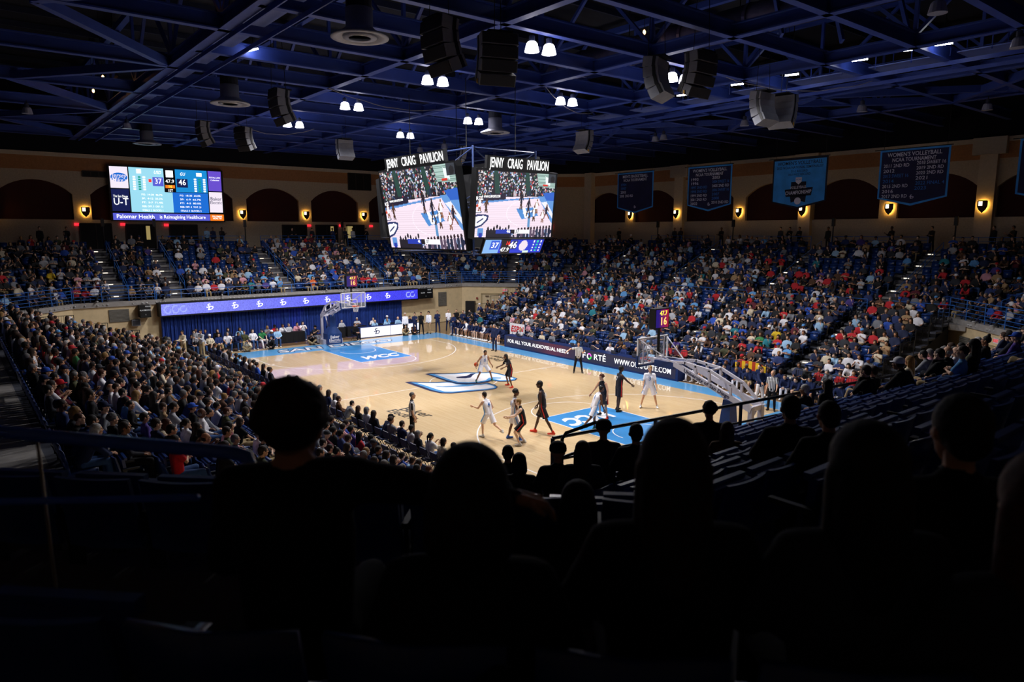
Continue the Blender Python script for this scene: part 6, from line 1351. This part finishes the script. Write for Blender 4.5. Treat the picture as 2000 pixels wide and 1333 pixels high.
# near end deck rail and stair loop rail
nr = blk
rail_run('near_deck_railing', [(21.6, -13.0, 3.42), (24.2, 7.0, 3.42)], 'dark rail across the near end before the empty seats', .86, 2, 2.6, .035, mat('dark_rail', '141a26', .35))
lp = thing('stair_loop_rail', 'rounded three-bar stair rail end before the blue key', 'railing', (24.25, -15.2, 4.28))
LP = [Vector(q) - Vector((24.25, -15.2, 4.28)) for q in [(24.24, -15.23, 4.3), (24.23, -15.22, 5.30), (24.25, -15.17, 5.38), (24.48, -14.84, 5.52), (24.55, -14.78, 5.49), (24.58, -14.78, 4.3)]]
MB().path(LP, .024, 8).build('loop', mat('dark_rail'), lp)
for f_ in (.25, .5): MB().tube(LP[1] - Vector((0, 0, f_)), LP[4] - Vector((0, 0, f_)), .02, n=6).build('rail', mat('dark_rail'), lp)
hr_ = thing('front_handrail', 'thick dark blue handrail bending down in the left foreground', 'railing', (27.8, -21.1, 6.44)); HO = Vector((27.8, -21.1, 6.44)); hb = mat('handrail_blue', '3a6ad8', .25, var=.04, spec=.6)
MB().path([Vector(q) - HO for q in [(27.35, -21.55, 7.315), (27.59, -21.36, 7.30), (27.67, -21.27, 7.285), (28.42, -20.66, 7.27), (28.455, -20.63, 7.26), (28.465, -20.625, 7.23), (28.465, -20.625, 7.12)]], .024, 10).build('top_rail', hb, hr_, True)
MB().path([Vector(q) - HO for q in [(27.4, -21.58, 7.02), (27.7, -21.30, 7.03), (28.31, -20.76, 7.10)]], .014, 8).build('lower_rail', hb, hr_, True); MB().tube(Vector((27.78, -21.17, 7.27)) - HO, Vector((27.86, -21.16, 6.3)) - HO, .006, n=6).build('post', mat('post_pale', '9a8c74', .4), hr_)
MB().path([Vector(q) - HO for q in [(28.465, -20.625, 7.12), (28.46, -20.63, 6.3)]], .016, 8).build('post', hb, hr_)
# doors, exit signs, vents and boxes
door_d = mat('door_dark', '120d0c', .7, var=.2); door_f = mat('door_frame_brown', '3a2e28', .7); exit_m = em('exit_red', 'ff2838', 1.6); door_c = mat('cream_door', 'd2bf9a', .6, var=.05); fr_c = mat('door_frame_tan', 'a8956f', .6)
for i, (a, b, z) in enumerate([(-12.96, -10.75, 8.7), (-9.72, -7.54, 8.65), (-6.43, -4.22, 8.65), (3.27, 5.6, 8.68), (6.52, 8.73, 8.7), (9.71, 11.6, 8.72)]):
    d = struct('door_%d' % (i + 1), MB().box((-33.98, (a + b) / 2, (6.7 + z) / 2), (.1, b - a, z - 6.7)), door_d, 'dark double doorway in the far wall')
    f_ = MB(); f_.box((-33.93, a, (6.7 + z) / 2), (.14, .08, z - 6.7)); f_.box((-33.93, b, (6.7 + z) / 2), (.14, .08, z - 6.7)); f_.box((-33.93, (a + b) / 2, z), (.14, b - a, .08)); f_.box((-33.93, (a + b) / 2, (6.7 + z) / 2), (.1, .06, z - 6.7)); f_.build('door_frame', door_f, d)
    if i in (1, 4, 5): MB().box((-33.92, b - (.55 if i != 5 else 1.6), (7.3 + z) / 2), (.02, .7 if i == 5 else .3, (z - 7.4) * .9)).build('lit_pane', em('lobby_light', 'c8b070', .55), d)
for i, (y, z) in enumerate([(-13.13, 8.63), (-9.92, 8.65), (-6.66, 8.62), (5.87, 8.65), (9.12, 8.67), (12.39, 8.63)]):
    s_ = thing('exit_sign', 'small red exit sign beside a far wall doorway, %s from the left' % ordinal(i), 'sign', (-33.98, y, z), 0, 'exit signs on the far wall'); MB().box((.04, 0, 0), (.08, .34, .2)).build('sign_box', exit_m, s_); text('sign_lettering', 'EXIT', white_paint, (-33.895, y, z), (0, 1, 0), (0, 0, 1), .12, s_, .01)
s_ = thing('exit_sign', 'small red exit sign on the dark corner wall right of the scoreboard', 'sign', (-25.3, 29.0, 8.6), -PI / 4); MB().box((.04, 0, 0), (.08, .34, .2)).build('sign_box', exit_m, s_)
C1, E1 = Vector((-SQ * 26.3, SQ * 26.3, 0)), Vector((SQ, SQ, 0)); N1 = Vector((SQ, -SQ, 0)); C3, E3 = Vector((SQ * 26.3, SQ * 26.3, 0)), Vector((SQ, -SQ, 0)); N3 = Vector((-SQ, -SQ, 0))
def on(C_, E_, u, z, d=0): N_ = N1 if C_ is C1 else N3; v = C_ + E_ * u + N_ * d; return (v.x, v.y, z)
def wall_thing(name, label, cat, C_, E_, u, z, w, h, d, m, pn='panel', ax=None):
    rz = math.atan2(E_.y, E_.x); t = thing(name, label, cat, on(C_, E_, u, z, d / 2 - .1), rz); MB().box((0, 0, 0), (w, d, h)).build(pn, m, t); return t
ug = (Vector((-20.9, 16.5, 0)) - C1).dot(E1)
for n_, C_, E_, u, w in ((7, C1, E1, ug + 1.7, 3.2), (8, C3, E3, .4 + 1.2, 3.4)):
    N_ = N1 if C_ is C1 else N3; rz = math.atan2(E_.y, E_.x); d = struct('door_%d' % n_, MB().box((0, 0, 1.2), (w, .1, 2.4)), door_c, 'cream double door in the corner wall'); d.location = on(C_, E_, u, 0, -.12); d.rotation_euler = (0, 0, rz); f_ = MB()
    for q in (-w / 2, 0, w / 2): f_.box((q, 0, 1.22), (.1, .2, 2.5))
    f_.box((0, 0, 2.45), (w + .1, .2, .12)); f_.build('door_frame', fr_c, d)
    sgn = -1 if (N_.x * -math.sin(rz) + N_.y * math.cos(rz)) < 0 else 1
    for q in (-w / 4, w / 4): MB().box((q - .3, sgn * .1, 2.25), (.3, .12, .1)).build('door_closer', mat('closer_bronze', '5a4a38', .5), d); MB().box((q + .25, sgn * .09, 1.1), (.06, .06, .9)).build('door_handle', mat('closer_bronze'), d)
for lab, C_, E_, u, z in (('above the cream door at the far right corner', C1, E1, (Vector((-19.3, 18.1, 0)) - C1).dot(E1), 2.8), ('above the cream door at the right edge', C3, E3, (Vector((19.5, 17.9, 0)) - C3).dot(E3), 2.82)):
    e_ = wall_thing('exit_sign', 'white boxed red exit sign ' + lab, 'sign', C_, E_, u, z, .42, .26, .1, white_paint, 'sign_box'); N_ = N1 if C_ is C1 else N3
    text('sign_lettering', 'EXIT', mat('exit_letter_red', 'd02030', .5, var=0, emit='ff2030', estr=.6), Vector(on(C_, E_, u, z, .01)), E_, (0, 0, 1), .2, e_, .012)
wall_thing('fire_alarm', 'small red fire alarm left of the far corner door', 'alarm', C1, E1, (Vector((-21.14, 16.27, 0)) - C1).dot(E1), 2.05, .16, .16, .08, mat('alarm_red', '8a2a22', .5), 'alarm_box')
vd = wall_thing('dark_doorway', 'black box for the dark doorway in the far right corner wall', 'cabinet', C1, E1, (Vector((-21.55, 15.85, 0)) - C1).dot(E1), .9, .85, 1.8, .5, blk, 'cabinet');  # plain black box stands in for the dark doorway opening
vent_m = mat('vent_grey', '6a6860', .6); 
def vent(lab, loc, rz, w, h):
    t = thing('wall_vent', lab, 'vent', loc, rz); MB().box((0, 0, 0), (.06, w, h)).build('frame', vent_m, t)
    for k in range(int(h / .09)): MB().box((.035, 0, -h / 2 + .06 + .09 * k), (.03, w - .08, .035), 0, Matrix.Rotation(.5, 3, 'Y')).build('louvre', mat('vent_slat', '77746c', .6), t)
vent('tall grey louvred vent right of the ribbon screen', (-22.17, 13.15, 2.07), 0, .85, 1.25); vent('wide grey louvred vent on the far left cream wall', (-22.17, -12.67, 2.47), 0, 1.2, .85); vent('grey louvred vent beside the near right corner', (SQ * 26.45 - 1.4, SQ * 26.45 + 1.4, 2.3), -2.356, .9, .5)
for lab, loc, rz in (('black loudspeaker box under the left deck edge', (-21.95, -11.75, 1.75), 0), ('black loudspeaker box on a post at the near right corner', (16.95, 20.3, 1.0), -2.2)):
    t = thing('wall_speaker', lab, 'speaker', loc, rz); MB().box((0, 0, .2), (.4, .5, .42)).build('cabinet', sp_s, t); MB().box((.205, 0, .2), (.01, .44, .36)).build('grille', sp_m, t); MB().box((-.25, 0, .2), (.15, .1, .1)).build('bracket', blk, t)
for lab, y, z, w, h in (('small dark control window under the band at left', -11.6, 12.55, 1.7, .42), ('dark square booth window beside the hanging scoreboard', 11.25, 12.95, 2.45, 1.6)):
    t = thing('booth_window', lab, 'window', (-33.95, y, z)); MB().box((0, 0, 0), (.16, w, h)).build('dark_pane', door_d, t)
    for q in (-w / 2, -w / 6, w / 6, w / 2): MB().box((.06, q, 0), (.1, .06, h)).build('mullion', door_f, t)
    for q in (-h / 2, h / 2): MB().box((.06, 0, q), (.1, w, .06)).build('frame_bar', door_f, t)
# shield sconces
glow = em('sconce_glow', 'ffbf50', 30); shield_m = mat('sconce_bronze', '3a2a14', .4, .6, var=.2); MATS['glow_sconce_glow'].cycles.emission_sampling = 'AUTO'
SH = [(-.26, .36), (.26, .36), (.3, .3), (.3, -.02), (.2, -.24), (0, -.44), (-.2, -.24), (-.3, -.02), (-.3, .3)][::-1]
def sconce(loc, n, e, lab):
    t = thing('wall_sconce', lab, 'lamp', loc, 0, 'shield wall lamps'); F_ = (Vector((0, 0, 0)), e, Vector((0, 0, 1)), n)
    a = MB(); a.prism(SH, .12, .17, 0, F_); a.build('shield', shield_m, t); a = MB(); a.prism([(x * .84, z * .84) for x, z in SH], .05, .1, 0, F_); a.build('lamp_body', glow, t); a = MB(); a.prism([(-.22, .02), (0, .02), (0, .3), (-.22, .3)], .17, .185, 0, F_); a.build('lit_panel', em('sconce_panel', 'fff0d0', 2.2), t); a = MB(); a.prism([(-.05, -.05), (.05, -.05), (.05, .05), (-.05, .05)], 0, .12, 0, F_); a.build('bracket', shield_m, t)
for i, y in enumerate((-18.5, -12.46, -.3, 5.62, 11.63)): sconce((-34, y, 9.63), Vector((1, 0, 0)), Vector((0, 1, 0)), 'glowing shield wall lamp on the far wall, %s from the left' % ordinal(i))
for i, (x, d) in enumerate(((-16.8, 0), (-10.85, .38), (-4.5, 0), (1.45, .38), (7.85, 0), (13.85, .38))): sconce((x, 32 - d, 9.7), Vector((0, -1, 0)), Vector((1, 0, 0)), 'glowing shield wall lamp under the banners, %s from the left' % ordinal(i))
# aisle sign poles at the top of the stairs
for i, (x, y) in enumerate([(-30.6, -11.88), (-30.6, -8.31), (-30.6, -1.25), (-30.6, 7.67), (-11.6, 29.9), (-3.64, 29.9), (4.86, 29.9), (12.97, 29.9)]):
    t = thing('aisle_pole', 'black pole with a box at the top of an aisle, %s from the left' % ordinal(i), 'pole', (x, y, 6.6), 0, 'black poles at the top of the aisles'); MB().tube((0, 0, 0), (0, 0, 2.4), .05, n=8).build('pole', blk, t); MB().box((0, 0, 2.15), (.2, .2, .6)).build('box', blk, t); MB().box((0, 0, .03), (.3, .3, .06)).build('base', blk, t)
# standing spectators along the concourse
SL = [figure(J, voxel=.05, ratio=.5, lo=True) for J in ST]
acc_s = CROWD_ACC
for j, (x, y, c) in enumerate([(-32, -15.8, 'black'), (-32, -14.1, 'black'), (-32, -4, 'light blue'), (-32, -3.5, 'navy'), (-31.6, -2.9, 'black'), (-32, 3.4, 'black'), (-32, 5.3, 'charcoal'), (-32, 7.3, 'dark blue'), (-32, 8.6, 'navy'), (-32, 9.4, 'white'), (-32, 10.8, 'black'), (-17.1, 30.7, 'black'), (-10.3, 30.7, 'charcoal'), (-9.6, 30.7, 'charcoal'), (-5.3, 30.7, 'black'), (.2, 30.7, 'charcoal'), (1.0, 30.7, 'black'), (1.8, 30.7, 'black'), (4.1, 30.7, 'black'), (8.7, 30.7, 'black'), (11.3, 30.7, 'black'), (14.9, 30.7, 'black'), (16, 30.6, 'black')]):
    q = dict(x=x, y=y, z=6.6, a=math.atan2(-y, -x) if x > -30 else 0); lo = SL[j % 3]
    for nm, col in (('body', SK[j % 5]), ('top', srgb(CLOTH[c])), ('bottom', srgb(CLOTH['black'])), ('shoeL', (.05, .05, .05)), ('shoeR', (.05, .05, .05))): place_np(lo[nm], q, CROWD_ACC[0], CROWD_ACC[1], col)
    M, t_, s_ = lo['headM']; place_np(xform(HAIRS_LO['short'], M, t_, 1.08), q, CROWD_ACC[0], CROWD_ACC[1], srgb(HAIR['black']))
# ESPN board on the right stand guard, cooler by the left bench
t = thing('network_banner', 'white banner with red network letters on the right stand guard', 'banner', (-8.7, 10.86, .55)); MB().box((0, 0, .4), (1.7, .03, .85)).build('cloth', white_paint, t); text('banner_lettering', 'ESPN', mat('espn_red', 'c8202c', .6, var=0), (-8.7, 10.83, .95), (1, 0, 0), (0, 0, 1), .62, t, .02, .2, width=1.45)
sb = MB(); sb.box((0, -.018, .47), (1.5, .012, .03)); sb.build('white_stripe', white_paint, t)
t = thing('water_cooler', 'round grey water barrel beside the left team bench', 'cooler', (-15.6, 9.9, 0)); MB().lathe([(.24, 0), (.27, .1), (.27, .8), (.25, .86)], n=14).build('barrel', mat('barrel_grey', '5a6a80', .5), t); MB().lathe([(.27, .86), (.27, .9), (.1, .93)], n=14).build('lid', blk, t)
# yellow striped flag hung on the front guard
t = thing('striped_flag', 'yellow flag with thin red stripes hung on the guard behind the right bench', 'flag', (10.6, 10.84, .75))
for k in range(9): MB().box((-.8 + .2 * k, 0, .3 - .04 * (k - 4) ** 2 / 4), (.2, .02, .62)).build('stripe', mat('flag_yellow', 'e6b81e', .8) if k % 2 == 0 else mat('flag_red', 'b03a1c', .8), t)

# ================================================================== FOREGROUND SPECTATORS (backs to the camera)
def headed(P, ang, J, label, top, hair, hc, skin=2, sc=1.0, bot='black', build=1.0, voxel=.02, female=False, capc=None, hairscale=1.0):
    hd = Vector(J['head']); c, s_ = math.cos(ang), math.sin(ang); off = Vector((hd.x * c - hd.y * s_, hd.x * s_ + hd.y * c, hd.z)) * sc
    fig = figure(J, voxel=.03, ratio=1.0, female=female, build=build)
    r = thing('person', label, 'person', Vector(P) - off, ang, 'dark foreground spectators'); r.scale = (sc, sc, sc)
    obj('body', body_mesh('body', fig, skins[skin]), r); obj('top', me_of('top', fig['top'], [cm[top]]), r); obj('trousers', me_of('bottom', fig['bottom'], [cm[bot]]), r)
    for s in 'LR': obj('shoe', me_of('shoe', fig['shoe' + s], [shoe_k]), r)
    M, t_, q = fig['headM']; A = {'cap': CAP}.get(hair) or HAIRS[hair]
    obj('cap' if hair == 'cap' else 'hair', me_of('hair', xform(A, M, t_, hairscale), [capc or hm[hc]]), r)
    return r
FA = A_AWAY - .05
J1 = sit_pose(0, 'lap'); J1['shR'] = J1['shR'] + Vector((0, -.01, .085)); J1['shL'] = J1['shL'] + Vector((0, .01, .05)); J1['elR'] = Vector((.03, -.44, 1.015)); J1['wrR'] = Vector((.1, -.68, .97)); J1['haR'] = Vector((.15, -.81, .92))
FG = [(J1, (28.81, -20.60, 7.425), 'black', 'curly', 'dark brown', 'curly haired person, arm around the neighbour, dark silhouette at left', 1.0, 1.1),
      (sit_pose(.1, 'lap'), (29.38, -20.35, 7.33), 'black', 'bob', 'black', 'person with rounded dark hair under the neighbour arm', 1.0, 1.12),
      (sit_pose(0, 'lap'), (29.66, -19.87, 7.385), 'black', 'long', 'dark brown', 'person with long hair, dark silhouette right of centre', 1.0, 1.03),
      (sit_pose(0, 'lap'), (30.03, -19.55, 7.40), 'charcoal', 'long', 'black', 'person with long hair, dark silhouette in the right foreground', 1.0, 1.05),
      (sit_pose(0, 'lap'), (29.97, -18.72, 7.34), 'black', 'short', 'black', 'short haired person, dark silhouette near the right edge', 1.0, 1.05),
      (sit_pose(.05, 'lap'), (30.38, -19.40, 7.37), 'charcoal', 'long', 'auburn', 'person with auburn hair cut by the right edge', 1.0, 1.1),
      (sit_pose(0, 'lap'), (24.75, -14.98, 5.5), 'charcoal', 'cap', 'black', 'man in a dark cap seated before the blue key', 1.0, 1.0),
      (sit_pose(0, 'lap'), (25.15, -15.75, 5.47), 'charcoal', 'long', 'brown', 'woman with loose hair beside the man in the cap', 1.0, 1.0),
      (sit_pose(.1, 'lap'), (24.78, -15.8, 5.37), 'black', 'cap', 'black', 'person in a brimmed cap left of the loose haired woman', 1.0, 1.0),
      (sit_pose(0, 'lap'), (25.4, -15.1, 5.62), 'black', 'short', 'black', 'person in black half hidden by the long haired silhouette', 1.0, 1.0),
      (sit_pose(0, 'lap'), (25.3, -13.5, 5.62), 'black', 'curly', 'black', 'dark haired person right of the long haired silhouette', 1.0, 1.0),
      (sit_pose(0, 'lap'), (25.75, -13.75, 5.5), 'brown', 'long', 'brown', 'small brown haired person at the lower rail', .9, 1.0),
      (sit_pose(-.03, 'lap'), (27.5, -15.38, 6.39), 'black', 'short', 'black', 'broad man with short hair before the near basket base', 1.05, 1.0),
      (sit_pose(.1, 'lap'), (28.2, -16.06, 6.58), 'black', 'short', 'black', 'person beside the broad man, dark silhouette', 1.0, 1.0),
      (sit_pose(0, 'lap'), (23.3, -15.4, 4.9), 'black', 'short', 'black', 'person with short hair low beside the rounded hair silhouette', 1.0, 1.0),
      (sit_pose(.1, 'lap'), (24.1, -15.85, 5.08), 'black', 'bob', 'black', 'person with bobbed hair low before the court edge', 1.0, 1.0),
      (sit_pose(.45, 'lean'), (27.95, -19.15, 6.58), 'black', 'short', 'black', 'added dark person leaning forward low between two large silhouettes', 1.0, 1.0),  # added figure in black, hides the lit step edges behind
      (sit_pose(.45, 'lean'), (28.25, -18.85, 6.58), 'black', 'bob', 'black', 'added dark person leaning forward just left of the long haired silhouette', 1.0, 1.0)]  # second figure added to keep the lit treads dark here
for J, P, tp, hr, hc, lab, sc, hs in FG: headed(P, FA, J, lab, tp, hr, hc, 2, sc, capc=cm['charcoal'] if hr == 'cap' else None, hairscale=hs)
o = obj('distant_spectators', np_mesh('distant_spectators', np.concatenate(CROWD_ACC[0][0]), np.concatenate(CROWD_ACC[0][1]), attr_mat('crowd_cloth', 'Col', .85), np.concatenate(CROWD_ACC[1]), smooth=True))
tag(o, 'crowd of seated spectators filling the far and upper stands', 'crowd', kind='stuff')
print('CROWD', len(occ), 'tris', len(o.data.polygons), 'slots', len(vis))
for o in list(SCRATCH.objects): bpy.data.objects.remove(o)
bpy.data.scenes.remove(SCRATCH)
